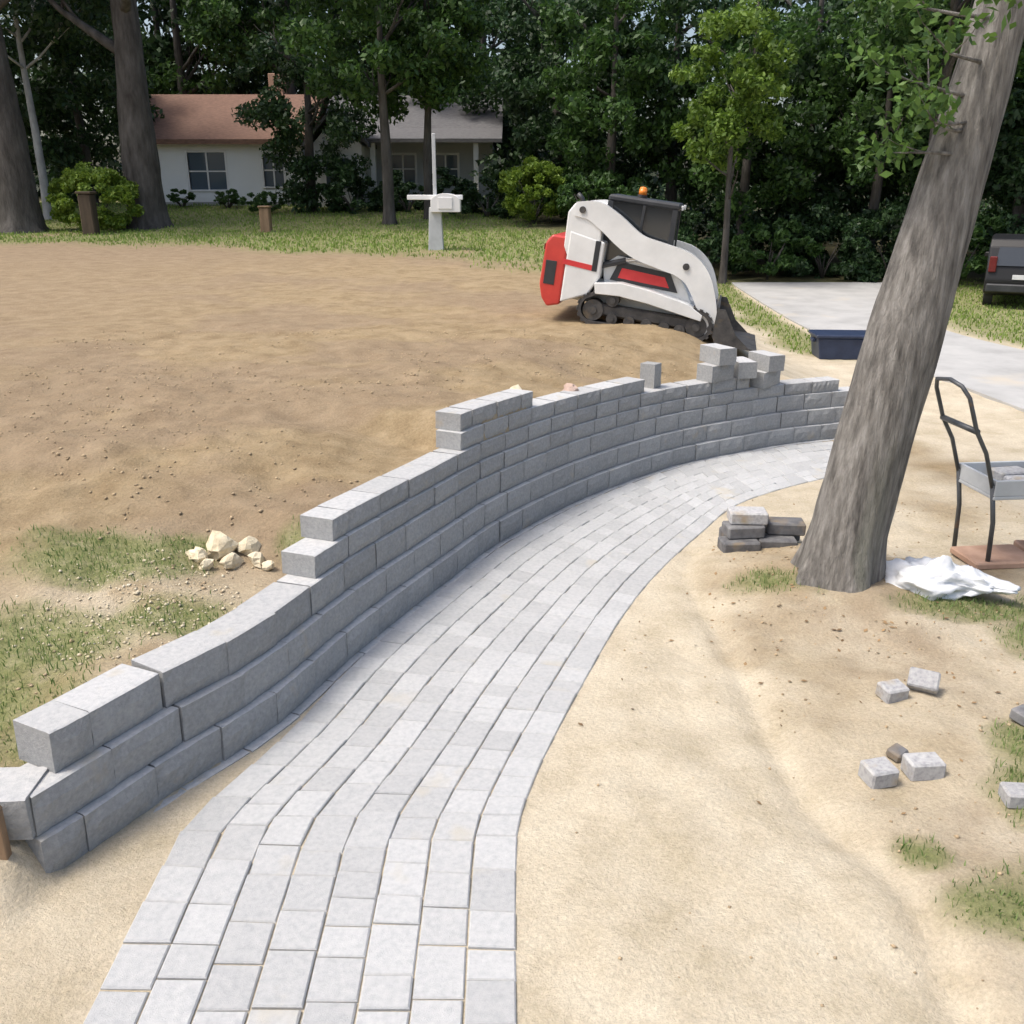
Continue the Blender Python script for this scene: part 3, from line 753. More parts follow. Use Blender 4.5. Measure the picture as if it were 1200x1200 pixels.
for i, (x, y, s) in enumerate([(2.6, 33.0, 1), (4.6, 32.2, 1.1), (6.4, 32.8, 1), (8.6, 32.0, 1.1), (10.6, 32.4, 1.1), (12.6, 31.6, 1.1), (14.6, 31.0, 1.2), (16.6, 29.6, 1.2), (18.8, 29.0, 1.2), (3.4, 34.6, 1.1), (9.6, 34.2, 1.2), (13.4, 33.8, 1.2)]):
    shrub('undergrowth_shrub', 'dark shrub in the undergrowth along the foot of the wood', x, y, 'shrubdark' if i % 3 else 'under', (s, s, s), .95 * s, 'undergrowth along the wood', rot=x)

# the far wood closes the view as one mass of leaves
g = np.random.default_rng(77)
k = 520
cx = g.uniform(-48, 52, k); cy = g.uniform(50, 62, k); cz_ = 15 * g.random(k) ** 1.35 + .3
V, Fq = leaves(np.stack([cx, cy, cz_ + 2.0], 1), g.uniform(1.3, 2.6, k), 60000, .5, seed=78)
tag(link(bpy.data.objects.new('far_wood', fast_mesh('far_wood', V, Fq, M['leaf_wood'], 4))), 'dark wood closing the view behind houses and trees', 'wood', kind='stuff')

k = 150
cx = g.uniform(-1, 27, k); cy = g.uniform(38, 48, k)
V, Fq = leaves(np.stack([cx, cy, ground(cx, cy) + g.uniform(.4, 2.0, k)], 1), g.uniform(.7, 1.3, k), 16000, .26, seed=79)
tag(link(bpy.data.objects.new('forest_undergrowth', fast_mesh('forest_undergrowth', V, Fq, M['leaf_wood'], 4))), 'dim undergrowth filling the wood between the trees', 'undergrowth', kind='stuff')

# ------------------------------------------------------------------ the big leaning tree
bt = empty('shade_tree', (2.5, 6.5, 0)); tag(bt, 'large leaning tree with ridged grey bark beside the sand', 'tree')
V, Fq = trunk_mesh([(-.03, 0, -.25), (.03, 0, .35), (.12, 0, 1.0), (.25, 0, 1.85), (.40, .02, 2.7), (.56, .05, 3.6), (.75, .1, 5.0), (.95, .2, 7.0)],
                   [.285, .265, .258, .245, .205, .165, .15, .12], 64, .06, 2.3, 9, .5)
mesh_obj('trunk', V, Fq, M['bark'], bt, True)
gb = random.Random(4); mb = MB(); tips = []
for i in range(7):
    a = i * .9 + gb.uniform(-.3, .3); z = gb.uniform(4.2, 6.8)
    limb(mb, (.6 + (z - 4) * .1, .1, z), (math.cos(a), math.sin(a), .6), 2.4, .075, 2, gb, tips)
mb.build('limbs', M['bark'], bt, True)
V, Fq = leaves([tuple(t) for t in tips] , [.75] * len(tips), 5500, .13, seed=5)
o = link(bpy.data.objects.new('crown', fast_mesh('crown', V, Fq, M['leaf_near'], 4))); o.parent = bt
# leafy shoots hanging beside the trunk
mb = MB(); tp = []
for p, d, L in [((.40, -.1, 3.0), (-.9, -.35, .1), .42), ((.42, -.1, 3.2), (-.9, -.4, -.1), .5), ((.42, -.05, 3.35), (-.9, -.25, .1), .55), ((.45, -.08, 3.55), (-.8, -.5, .0), .7), ((.5, -.05, 3.8), (-.9, .2, -.05), .8), ((.55, -.1, 4.0), (-.5, -.6, -.2), .7), ((.62, -.1, 4.1), (.6, -.5, -.1), .6), ((.40, -.1, 3.15), (-.7, -.4, -.1), .3)]:
    limb(mb, p, d, L, .014, 1, gb, tp)
mb.build('shoots', M['bark'], bt, True)
V, Fq = leaves([tuple(t) for t in tp], [.19] * len(tp), 1000, .07, seed=15)
o = link(bpy.data.objects.new('shoot_leaves', fast_mesh('shoot_leaves', V, Fq, M['leaf_near'], 4))); o.parent = bt

# ------------------------------------------------------------------ houses
def siding(name, x0, x1, y, z0, z1, mat, parent, step=.16, holes=()):
    """lapped boards facing -Y, interrupted at window openings"""
    mb = MB(); z = z0
    while z < z1 - .01:
        zt = min(z + step, z1)
        cuts = sorted([(a, b) for a, b, c, d in holes if c < zt - .02 and d > z + .02])
        x = x0
        for a, b in cuts + [(x1, x1)]:
            if a > x + .01:
                mb.add([(x, y - .030, z), (a, y - .030, z), (a, y - .008, zt), (x, y - .008, zt), (x, y + .12, z), (a, y + .12, z), (a, y + .12, zt), (x, y + .12, zt)],
                       [(0, 1, 2, 3), (4, 7, 6, 5), (0, 3, 7, 4), (1, 5, 6, 2), (3, 2, 6, 7), (0, 4, 5, 1)])
            x = max(x, b)
        z = zt
    return mb.build(name, mat, parent)
def window(parent, x0, x1, y, z0, z1, mull=1):
    w = MB()
    t = .09
    for a, b, c, d in ((x0 - t, x1 + t, z1, z1 + t), (x0 - t, x0, z0, z1), (x1, x1 + t, z0, z1)): w.box((a, y - .06, c), (b, y + .06, d), .008)
    o = w.build('window', M['trim'], parent)
    n = mull + 1
    for i in range(n):
        a = x0 + (x1 - x0) * i / n; b = x0 + (x1 - x0) * (i + 1) / n
        MB().box((a + .012, y + .03, z0), (b - .012, y + .045, z1)).build('pane', M['window_glass'], o)
    mb = MB()
    for i in range(1, n): xx = x0 + (x1 - x0) * i / n; mb.box((xx - .03, y - .02, z0), (xx + .03, y + .06, z1))
    mb.box((x0, y - .018, (z0 + z1) / 2 - .025), (x1, y + .028, (z0 + z1) / 2 + .025))
    mb.build('muntin', M['trim'], o)
    MB().box((x0 - .13, y - .12, z0 - .07), (x1 + .13, y + .05, z0 - .002), .01).build('sill', M['trim'], o)
h1 = empty('white_house', (-11.6, 40.0, 2.1)); tag(h1, 'low white house with brown roof and wide window', 'house')
def H1(x): return x + 11.6
wins = [(-1.55, -.05, .62, 2.05), (1.5, 2.3, .75, 2.0)]
siding('wall', -3.4, 3.1, 0, .15, 2.42, M['siding'], h1, holes=wins)
for w_ in wins: window(h1, w_[0], w_[1], 0.02, w_[2], w_[3])
MB().box((-3.36, .125, -.3), (3.06, 6.0, 2.4)).build('house_core', M['siding'], h1)
MB().box((-3.42, -.05, -.4), (3.12, .12, .148)).build('foundation', M['concrete'], h1)
mb = MB(); mb.add([(-3.9, -.6, 2.36), (3.6, -.6, 2.36), (3.6, 3.0, 4.3), (-3.9, 3.0, 4.3), (-3.9, -.6, 2.50), (3.6, -.6, 2.50), (3.6, 3.0, 4.46), (-3.9, 3.0, 4.46), (-3.9, 6.6, 2.36), (3.6, 6.6, 2.36), (3.6, 6.6, 2.5), (-3.9, 6.6, 2.5)],
       [(0, 3, 2, 1), (4, 5, 6, 7), (0, 1, 5, 4), (7, 6, 10, 11), (3, 8, 9, 2), (8, 11, 10, 9), (1, 2, 6, 5), (0, 4, 7, 3), (2, 9, 10, 6), (3, 7, 11, 8)])
rf = mb.build('roof', M['shingle'], h1)
MB().box((-3.92, -.64, 2.33), (3.62, -.603, 2.52)).build('fascia', M['shingle'], rf)
MB().box((1.2, 3.2, 4.2), (1.8, 3.9, 5.3), .02).build('chimney', M['terracotta'], rf)
h2 = empty('porch_house', (-4.2, 41.5, 1.9)); tag(h2, 'grey house with white porch posts behind dark shrubs', 'house')
wins2 = [(-.9, .1, 1.1, 2.2), (.9, 1.9, 1.1, 2.2)]
siding('wall', -3.4, 3.4, 0, .2, 2.75, M['siding_grey'], h2, holes=wins2)
for w_ in wins2: window(h2, w_[0], w_[1], .02, w_[2], w_[3])
MB().box((-3.36, .125, -.5), (3.36, 6, 2.7)).build('house_core', M['siding_grey'], h2)
MB().box((-1.6, -1.9, -.4), (3.5, -.04, .15), .01).build('porch_floor', M['concrete'], h2)
for x in (-1.4, .75, 2.75): MB().box((x - .1, -1.8, .152), (x + .1, -1.6, 2.6), .01).box((x - .14, -1.84, .152), (x + .14, -1.56, .3), .01).build('porch_post', M['trim'], h2)
mb = MB(); mb.add([(-1.9, -2.2, 2.6), (3.8, -2.2, 2.6), (3.8, -.04, 3.1), (-1.9, -.04, 3.1), (-1.9, -2.2, 2.74), (3.8, -2.2, 2.74), (3.8, -.04, 3.24), (-1.9, -.04, 3.24)], [(0, 3, 2, 1), (4, 5, 6, 7), (0, 1, 5, 4), (1, 2, 6, 5), (0, 4, 7, 3), (3, 7, 6, 2)])
mb.build('porch_roof', M['shingle_grey'], h2)
# gabled front wing, pale boards
mb = MB().prism([(-3.7, .0), (-1.75, .0), (-1.75, 2.5), (-2.75, 3.5), (-3.7, 2.5)], -2.4, -.05); mb.build('gable_wing', M['siding'], h2)
MB().box((-3.2, -2.44, .9), (-2.3, -2.403, 2.0)).build('wing_window', M['window_glass'], h2)
mb = MB().prism([(-4.0, 2.42), (-2.75, 3.75), (-1.45, 2.42), (-1.45, 2.56), (-2.75, 3.9), (-4.0, 2.56)], -2.7, .3); mb.build('wing_roof', M['shingle_grey'], h2)
mb = MB(); mb.add([(-3.8, -.4, 2.76), (3.8, -.4, 2.76), (3.8, 3.0, 4.6), (-3.8, 3.0, 4.6), (-3.8, -.4, 2.9), (3.8, -.4, 2.9), (3.8, 3.0, 4.75), (-3.8, 3.0, 4.75), (-3.8, 6.4, 2.76), (3.8, 6.4, 2.76), (3.8, 6.4, 2.9), (-3.8, 6.4, 2.9)],
       [(0, 3, 2, 1), (4, 5, 6, 7), (0, 1, 5, 4), (7, 6, 10, 11), (3, 8, 9, 2), (8, 11, 10, 9), (1, 2, 6, 5), (0, 4, 7, 3), (2, 9, 10, 6), (3, 7, 11, 8)])
mb.build('roof', M['shingle_grey'], h2)

# mailbox on a stout white stand, and a dark post by the bush
mx_ = empty('mailbox', (-2.0, 25.3, gz(-2.0, 25.3) - .05)); tag(mx_, 'white mailbox with crossarm on a stout pale post at the lawn edge', 'mailbox')
MB().prism([(-.20, 0), (.20, 0), (.15, 1.12), (-.15, 1.12)], -.16, .16, .015).build('pedestal', M['galv'], mx_)
MB().box((-.72, -.07, 1.3), (.72, .07, 1.42), .01).build('crossarm', M['trim'], mx_)
mb = MB(); n = 12; pr2 = [(-.1, 1.0), (.66, 1.0), (.66, 1.26)] + [(.28 + .38 * math.cos(math.pi * i / n), 1.26 + .2 * math.sin(math.pi * i / n)) for i in range(1, n)] + [(-.1, 1.26)]
mb.prism(pr2, -.28, .28, .01); bx_ = mb.build('box', M['trim'], mx_)
MB().box((.1, -.305, 1.08), (.46, -.283, 1.36), .004).build('door', M['trim'], bx_)
MB().box((-.045, -.045, 1.05), (.045, .045, 2.9), .01).build('pole', M['galv'], mx_)
po = empty('wooden_post', (-13.2, 30.2, gz(-13.2, 30.2) - .1)); tag(po, 'dark weathered post in front of the bright round bush', 'post')
MB().box((-.2, -.2, 0), (.2, .2, 1.3), .03).build('shaft', M['wood_dark'], po); MB().box((-.24, -.24, 1.302), (.24, .24, 1.38), .02).build('cap', M['wood_dark'], po)
po = empty('wooden_post', (-7.9, 31.0, gz(-7.9, 31.0) - .1)); tag(po, 'short brown post on the grass before the white house', 'post')
MB().box((-.16, -.16, 0), (.16, .16, .85), .03).build('shaft', M['wood'], po); MB().box((-.19, -.19, .852), (.19, .19, .91), .02).build('cap', M['wood'], po)

# ------------------------------------------------------------------ track loader
def build_loader():
    rear = Vector((1.05, 13.75, 0)); front = Vector((2.91, 13.32, 0))
    def mean(p): return np.mean([gz(p.x + a, p.y + b) for a in (-.15, 0, .15) for b in (-.4, .3, 1.0)])
    rear.z = mean(rear); front.z = mean(front)
    fw = (front - rear).normalized(); lf = Vector((0, 0, 1)).cross(fw).normalized(); up = fw.cross(lf)
    Mx = Matrix((fw, lf, up)).transposed().to_4x4(); Mx.translation = rear + lf * .82 - fw * .03 - up * .015; Mx = Mx @ Matrix.Scale(.95, 4)
    t = empty('track_loader'); t.matrix_world = Mx
    tag(t, 'white and red compact track loader with black cab parked on the dirt', 'loader')
    # undercarriage
    def outline(off):
        cs = [(.14, .25, .24), (.40, .47, .16), (1.74, .25, .24)]
        pts = [(cx + (r + off) * math.cos(a), cz + (r + off) * math.sin(a)) for cx, cz, r in cs for a in np.linspace(0, 2 * math.pi, 48, endpoint=False)]
        pts = sorted(set((round(a, 5), round(b, 5)) for a, b in pts))
        def half_(ps):
            h = []
            for q in ps:
                while len(h) > 1 and (h[-1][0] - h[-2][0]) * (q[1] - h[-2][1]) - (h[-1][1] - h[-2][1]) * (q[0] - h[-2][0]) <= 0: h.pop()
                h.append(q)
            return h
        a = half_(pts); b = half_(pts[::-1]); hull = a[:-1] + b[:-1]
        P = np.array(hull + [hull[0]]); s = np.concatenate([[0], np.cumsum(np.linalg.norm(np.diff(P, axis=0), axis=1))])
        q = np.linspace(0, s[-1], 97)[:-1]
        return [(np.interp(x, s, P[:, 0]), np.interp(x, s, P[:, 1])) for x in q]
    O = outline(-.005); I = outline(-.055)
    for sgn in (-1, 1):
        y0, y1 = sgn * .52, sgn * .86
        tr = MB(); n = len(O)
        vs = [(a, y0, b) for a, b in O] + [(a, y1, b) for a, b in O] + [(a, y0, b) for a, b in I] + [(a, y1, b) for a, b in I]
        fs = []
        for i in range(n):
            j = (i + 1) % n
            fs += [(i, j, n + j, n + i), (2 * n + i, 3 * n + i, 3 * n + j, 2 * n + j), (i, 2 * n + i, 2 * n + j, j), (n + i, n + j, 3 * n + j, 3 * n + i)]
        tr.add(vs, fs)
        for i in range(0, n, 2):                      # tread lugs
            a, b = O[i]; a2, b2 = O[(i + 1) % n]; dx, dz = a2 - a, b2 - b; L = math.hypot(dx, dz); nx_, nz_ = dz / L, -dx / L
            k = .022
            q = [(a, b), (a2, b2), (a2 + nx_ * k, b2 + nz_ * k), (a + nx_ * k, b + nz_ * k)]
            tr.add([(x, y0 * .98, z) for x, z in q] + [(x, y1 * 1.005, z) for x, z in q], [(0, 1, 2, 3), (7, 6, 5, 4), (0, 4, 5, 1), (1, 5, 6, 2), (2, 6, 7, 3), (3, 7, 4, 0)])
        tk = tr.build('track', M['rubber'], t)
        ym = sgn * .70
        MB().box((.2, ym - .09, .16), (1.66, ym + .09, .34), .03).build('track_frame', M['dark_steel'], tk)
        for x in (.45, .72, .99, 1.26, 1.5): MB().cyl((x, ym - .13, .14), (x, ym + .13, .14), .085, n=18).cyl((x, ym - .15, .14), (x, ym + .15, .14), .035, n=12).build('roller', M['dark_steel'], tk)
        MB().cyl((1.74, ym - .12, .23), (1.74, ym + .12, .23), .16, n=24).cyl((1.74, ym - .15, .23), (1.74, ym + .15, .23), .06, n=14).build('idler', M['dark_steel'], tk)
        MB().cyl((.14, ym - .12, .23), (.14, ym + .12, .23), .16, n=24).cyl((.14, ym - .15, .23), (.14, ym + .15, .23), .06, n=14).build('idler', M['dark_steel'], tk)
        MB().cyl((.42, ym - .12, .42), (.42, ym + .12, .42), .10, n=11).cyl((.42, ym - .155, .42), (.42, ym + .155, .42), .05, n=11).build('sprocket', M['dark_steel'], tk)
    # chassis and engine hood
    MB().prism([(-.42, .30), (1.62, .26), (1.78, .42), (1.66, .58), (.55, .66), (-.42, .70)], -.50, .50, .02).build('chassis', M['white_paint'], t)
    MB().prism([(-.395, .26), (.02, .44), (.16, .72), (.16, 1.24), (-.395, 1.34)], -.80, .80, .025).build('engine_housing', M['white_paint'], t)
    tg = MB().prism([(-.76, .48), (-.745, 1.12), (-.66, 1.24), (-.40, 1.24), (-.40, .22), (-.60, .16), (-.70, .28)], -.78, .78, .03).build('tailgate', M['red_paint'], t)
    for z in (.62, .72, .82, .92): MB().box((-.772, -.45, z), (-.757, .45, z + .045), .004).build('louvre', M['black_paint'], tg)
    for s in (-1, 1):
        MB().box((-.776, s * .64 - .07, 1.0), (-.756, s * .64 + .07, 1.09), .006).build('tail_lamp', M['lamp_red'], tg)
        MB().box((-.70, s * .783 - .004, .50), (-.53, s * .783 + .004, .86), .003).build('side_vent', M['black_paint'], tg)
    # uprights, fenders, lift arms
    for s in (-1, 1):
        a, b = sorted((s * .56, s * .79))
        MB().prism([(-.46, 1.1), (-.47, 1.60), (-.38, 1.74), (-.04, 1.76), (.05, 1.60), (.12, .98), (.10, .80), (-.3, .8)], a, b, .018).build('upright', M['white_paint'], t)
        a, b = sorted((s * .50, s * .875))
        MB().prism([(.10, .64), (.5, .70), (.95, .66), (1.56, .55), (1.80, .42), (1.79, .33), (1.52, .37), (.95, .46), (.5, .50), (.14, .48)], a, b, .010).build('fender', M['white_paint'], t)
        MB().prism([(.22, .60), (1.62, .50), (1.50, .70), (1.30, .98), (.35, 1.06), (.16, .9)], *sorted((s * .44, s * .60)), .015).build('side_panel', M['white_paint'], t)
        cl = [(-.36, 1.66), (-.08, 1.66), (.18, 1.54), (.62, 1.27), (1.05, 1.17), (1.38, 1.10), (1.62, .93), (1.82, .58), (1.98, .16)]
        wd = [.10, .165, .18, .175, .185, .195, .18, .14, .09]
        C3 = catmull(cl, .06); ws = np.interp(np.linspace(0, 1, len(C3)), np.linspace(0, 1, len(wd)), wd)
        L_, R_ = [], []
        for i, q in enumerate(C3):
            d = C3[min(i + 1, len(C3) - 1)] - C3[max(i - 1, 0)]; d /= np.linalg.norm(d); nn = np.array([-d[1], d[0]])
            L_.append(tuple(q + nn * ws[i])); R_.append(tuple(q - nn * ws[i]))
        a, b = sorted((s * .665, s * .81))
        arm = MB(); nL = len(L_)
        vs = [(x, a, z) for x, z in L_] + [(x, a, z) for x, z in R_] + [(x, b, z) for x, z in L_] + [(x, b, z) for x, z in R_]
        fs = []
        for i in range(nL - 1):
            fs += [(i, i + 1, nL + i + 1, nL + i), (2 * nL + i, 3 * nL + i, 3 * nL + i + 1, 2 * nL + i + 1), (i, 2 * nL + i, 2 * nL + i + 1, i + 1), (nL + i, nL + i + 1, 3 * nL + i + 1, 3 * nL + i)]
        fs += [(0, nL, 3 * nL, 2 * nL), (nL - 1, 3 * nL - 1, 4 * nL - 1, 2 * nL - 1)]
        arm.add(vs, fs)
        ar = arm.build('lift_arm', M['white_paint'], t)
        for u, v in ((-.25, 1.66), (1.95, .24), (1.42, 1.08)): MB().cyl((u, s * .80, v), (u, s * .832, v), .05, n=16).build('pivot_pin', M['dark_steel'], ar)
        # lettering plate on the side below the arm: a black panel with a red band
        pl = MB().prism([(.30, .70), (1.36, .66), (1.20, .93), (.40, .99)], *sorted((s * .603, s * .622)), 0).build('side_plate', M['black_paint'], t)
        MB().prism([(.42, .745), (1.22, .712), (1.13, .86), (.46, .90)], *sorted((s * .6225, s * .628)), 0).build('red_band', M['red_decal'], pl)
        MB().prism([(-.44, .84), (.08, .80), (.08, .88), (-.44, .92)], *sorted((s * .8015, s * .806)), 0).build('red_stripe', M['red_decal'], t)
        MB().cyl((.06, s * .64, .86), (.50, s * .64, 1.02), .045, n=14).build('lift_cylinder', M['black_paint'], t)
        MB().cyl((.50, s * .64, 1.02), (.95, s * .66, 1.15), .024, n=12).build('cylinder_rod', M['chrome'], t)
        MB().box((.02, s * .80 - .012, .80), (.10, s * .80 + .012, 1.25), .006).build('upright_slot', M['black_paint'], t)
    # cab
    MB().prism([(.12, .62), (1.42, .56), (1.38, .78), (1.12, .95), (.12, 1.0)], -.43, .43, .01).build('cab_base', M['black_paint'], t)
    cab = MB().box((.06, -.47, 1.83), (1.16, .47, 1.93), .03).build('cab_roof', M['black_paint'], t)
    for s in (-1, 1):
        mb = MB(); y0, y1 = sorted((s * .40, s * .46))
        mb.prism([(.08, .95), (.17, .95), (.15, 1.84), (.06, 1.84)], y0, y1, .008).prism([(1.08, .90), (1.17, .90), (1.13, 1.84), (1.05, 1.84)], y0, y1, .008)
        mb.prism([(.60, .95), (.645, .95), (.645, 1.84), (.60, 1.84)], y0, y1, .006)
        mb.build('cab_post', M['black_paint'], t)
        MB().prism([(.16, .97), (1.09, .93), (1.06, 1.83), (.14, 1.83)], *sorted((s * .420, s * .432)), 0).build('side_window', M['cab_glass'], t)
        MB().box((1.165, s * .33 - .07, 1.84), (1.20, s * .33 + .07, 1.91), .008).build('work_lamp', M['plate'], t)
    MB().box((.085, -.38, 1.3), (.105, .38, 1.80)).build('rear_window', M['cab_glass'], t)
    mb = MB(); mb.add([(1.16, -.39, .92), (1.16, .39, .92), (1.11, .39, 1.82), (1.11, -.39, 1.82), (1.14, -.39, .92), (1.14, .39, .92), (1.09, .39, 1.82), (1.09, -.39, 1.82)], [(0, 1, 2, 3), (7, 6, 5, 4), (0, 4, 5, 1), (1, 5, 6, 2), (2, 6, 7, 3), (3, 7, 4, 0)])
    mb.build('door_window', M['cab_glass'], t)
    st = MB().box((.3, -.24, 1.0), (.75, .24, 1.10), .03).box((.24, -.24, 1.102), (.34, .24, 1.6), .03).build('seat', M['black_paint'], t)
    be = MB().cyl((.52, 0, 1.932), (.52, 0, 1.975), .075, n=16).build('beacon', M['black_paint'], t)
    mb = MB(); mb.cyl((.52, 0, 1.976), (.52, 0, 2.06), .065, .06, 16).ball((.52, 0, 2.06), (.06, .06, .035)); mb.build('lens', M['amber'], be, True)
    MB().tube([(-.34, -.3, 1.28), (-.34, -.3, 1.72), (-.36, -.3, 1.80), (-.44, -.3, 1.86)], .038, 12).build('exhaust_pipe', M['black_paint'], t, True)
    MB().prism([(-.46, 1.302), (.08, 1.21), (.06, 1.52), (-.38, 1.52)], -.52, .52, .03).build('hood', M['white_paint'], t)
    # coupler and bucket
    MB().box((1.86, -.60, .12), (1.98, .60, .30), .015).box((1.90, -.45, .30), (1.98, .45, .55), .015).build('coupler', M['dark_steel'], t)
    bk = [(2.00, .58), (2.00, .14), (2.06, .05), (2.16, .02), (2.62, .02)]; bi = [(2.62, .045), (2.18, .05), (2.09, .08), (2.03, .16), (2.03, .58)]
    bu = MB().prism(bk + bi, -.86, .86, 0).build('bucket', M['dark_steel'], t)
    for s in (-1, 1): MB().prism([(2.005, .56), (2.005, .14), (2.07, .025), (2.60, .025), (2.34, .22), (2.12, .56)], *sorted((s * .861, s * .885)), 0).build('side_plate', M['dark_steel'], bu)
    MB().box((2.60, -.87, .005), (2.70, .87, .035), .004).build('cutting_edge', M['dark_steel'], bu)
build_loader()

# ------------------------------------------------------------------ dark car at the wood's edge
def build_car():
    x, y = 14.35, 26.6; t = empty('parked_car', (x, y, gz(x, y) - .01), (0, 0, R(62)))
    tag(t, 'black estate car parked in the shade at the edge of the wood', 'car')
    prof = [(-2.25, .42), (-2.28, .75), (-2.22, 1.05), (-2.05, 1.60), (-1.9, 1.78), (-1.2, 1.86), (.1, 1.83), (.45, 1.74), (1.05, 1.22), (1.2, 1.16), (2.0, 1.04), (2.22, .9), (2.28, .6), (2.2, .38)]
    def arch(cx): return [(cx + .38 * math.cos(a), .34 + .40 * math.sin(a)) for a in np.linspace(0, math.pi, 9)]
    pf = prof + arch(1.42) + arch(-1.42)
    MB().prism(pf, -.90, .90, .045).build('body', M['car_paint'], t)
    for s in (-1, 1):
        for poly in ([(.33, 1.68), (.92, 1.2), (.05, 1.2), (-.05, 1.72)], [(-.13, 1.73), (-.05, 1.2), (-1.0, 1.2), (-1.0, 1.74)], [(-1.08, 1.74), (-1.08, 1.2), (-2.0, 1.2), (-1.88, 1.66)]):
            MB().prism(poly, *sorted((s * .895, s * .908)), 0).build('side_window', M['cab_glass'], t)
        MB().box((-2.30, s * .76 - .09, .95), (-2.20, s * .76 + .09, 1.35), .02).build('tail_lamp', M['lamp_red'], t)
        MB().box((2.12, s * .66 - .17, .72), (2.27, s * .66 + .17, .90), .03).build('headlight', M['plate'], t)
        MB().box((.55, s * 1.0 - .1, 1.16), (.72, s * 1.0 + .08, 1.30), .03).build('wing_mirror', M['car_paint'], t)
        for cx in (1.42, -1.42):
            w = MB().cyl((cx, s * .66, .345), (cx, s * .88, .345), .345, n=28).build('wheel', M['tyre'], t, False)
            MB().cyl((cx, s * .88, .345), (cx, s * .892, .345), .22, .20, 20).build('rim', M['chrome'], w)
    mb = MB(); mb.add([(-2.255, -.72, 1.12), (-2.255, .72, 1.12), (-2.10, .66, 1.58), (-2.10, -.66, 1.58), (-2.19, -.72, 1.12), (-2.19, .72, 1.12), (-2.04, .66, 1.58), (-2.04, -.66, 1.58)], [(0, 3, 2, 1), (4, 5, 6, 7), (0, 1, 5, 4), (1, 2, 6, 5), (2, 3, 7, 6), (3, 0, 4, 7)])
    mb.build('rear_window', M['cab_glass'], t)
    MB().box((-2.36, -.85, .45), (-2.24, .85, .66), .03).build('bumper', M['black_paint'], t)
    MB().box((-2.30, -.26, .78), (-2.27, .26, .90), .004).build('number_plate', M['plate'], t)
build_car()

# ------------------------------------------------------------------ blocks and stones on and around the wall
def lay(name, label, cat, group, lo, hi, x, y, z, rz, mat, c=.012, rx=0, ry=0):
    o = MB().box(lo, hi, c).build(name, mat)
    o.location = (x, y, z); o.rotation_euler = (rx, ry, rz)
    return tag(o, label, cat, group)
def wall_top(s, K):
    t = WALL.tan(s); n = np.array([-t[1], t[0]]); p = WALL.at(s) + n * (setback(K) + .12)
    return p, float(path_z(p[1])) + TOPS[K], math.atan2(t[1], t[0])
def top_block(s, K, lvl, turn, label, group=None, stand=False, side=0.0):
    p, z, a = wall_top(s, K)
    o = bpy.data.objects.new('loose_wall_block', half[int(s * 7) % 3] if stand else blocks[int(s * 7) % 8]); link(o)
    if stand:
        o.rotation_euler = (0, R(90), a + turn); o.scale = (1.35, .8, .8); z = z + BL / 4 * 1.35
        o.location = (p[0] - .08, p[1] - .1, z)
    else:
        d = Vector((math.cos(a + turn + R(90)), math.sin(a + turn + R(90)), 0))
        o.location = (p[0] - d.x * .15, p[1] - d.y * .15 + side, z + .2 * lvl)
        o.rotation_euler = (0, 0, a + turn)
    tag(o, label, 'block', group)
top_block(8.3, 5, 0, .15, 'single grey wall block set on end on top of the wall', stand=True)
SG = 'blocks stacked on the wall near the loader bucket'
top_block(9.2, 5, 0, .1, 'grey wall block lying along the wall, lower one of the small stack', SG); top_block(9.22, 5, 1, 1.4, 'grey wall block lying crosswise on top of the small stack on the wall', SG)
top_block(9.62, 5, 0, 1.2, 'grey wall block turned across the wall next to the small stack', SG); top_block(9.98, 4, 0, .3, 'grey wall block lying one step down from the small stack', SG); top_block(10.0, 4, 1, 1.5, 'grey wall block laid crosswise one step down from the small stack', SG)

def rock(name, label, cat, x, y, r, mat, seed, group=None, rz=0, sink=.25):
    mb = MB().ball((0, 0, 0), r, 9, 6, .55, seed)
    g = random.Random(seed)
    # cut a few flats so it reads as broken stone
    vs = [Vector(v) for v in mb.v]
    for i in range(7):
        n = Vector((g.uniform(-1, 1), g.uniform(-1, 1), g.uniform(-.3, 1))).normalized(); n2 = Vector((n.x / r[0], n.y / r[1], n.z / r[2])).normalized()
        lim = min(r) * g.uniform(.72, .95)
        for v in vs:
            k = v.dot(n2) - lim
            if k > 0: v -= n2 * k
    o = mesh_obj(name, vs, mb.f, mat)
    o.location = (x, y, gz(x, y) + r[2] * (1 - sink)); o.rotation_euler = (0, 0, rz)
    return tag(o, label, cat, group)
RG = 'broken cream stones heaped on the grass behind the wall'
rl = 'broken cream stone in the small heap on the grass'
for i, (x, y, r) in enumerate([(-2.02, 5.52, (.085, .07, .06)), (-1.90, 5.62, (.13, .09, .10)), (-1.80, 5.50, (.10, .08, .055)), (-1.66, 5.55, (.11, .07, .05)), (-1.74, 5.66, (.09, .07, .06)), (-1.95, 5.44, (.06, .05, .04)), (-1.57, 5.48, (.06, .05, .035))]):
    rock('broken_stone', rl, 'stone', x, y, r, M['stone_cream'], i + 2, RG, i * .8)
rock('pale_stone', 'small pale stone lying on the dirt behind the wall top', 'stone', .02, 8.72, (.09, .08, .10), M['stone_cream'], 31)
rock('pink_stone', 'small pinkish stone on the dirt behind the wall', 'stone', .62, 9.5, (.10, .08, .08), M['stone_pink'], 33)
rock('grey_stone', 'grey brown stone on the sand past the end of the wall', 'stone', 4.25, 12.6, (.16, .12, .12), M['stone_pink'], 35)

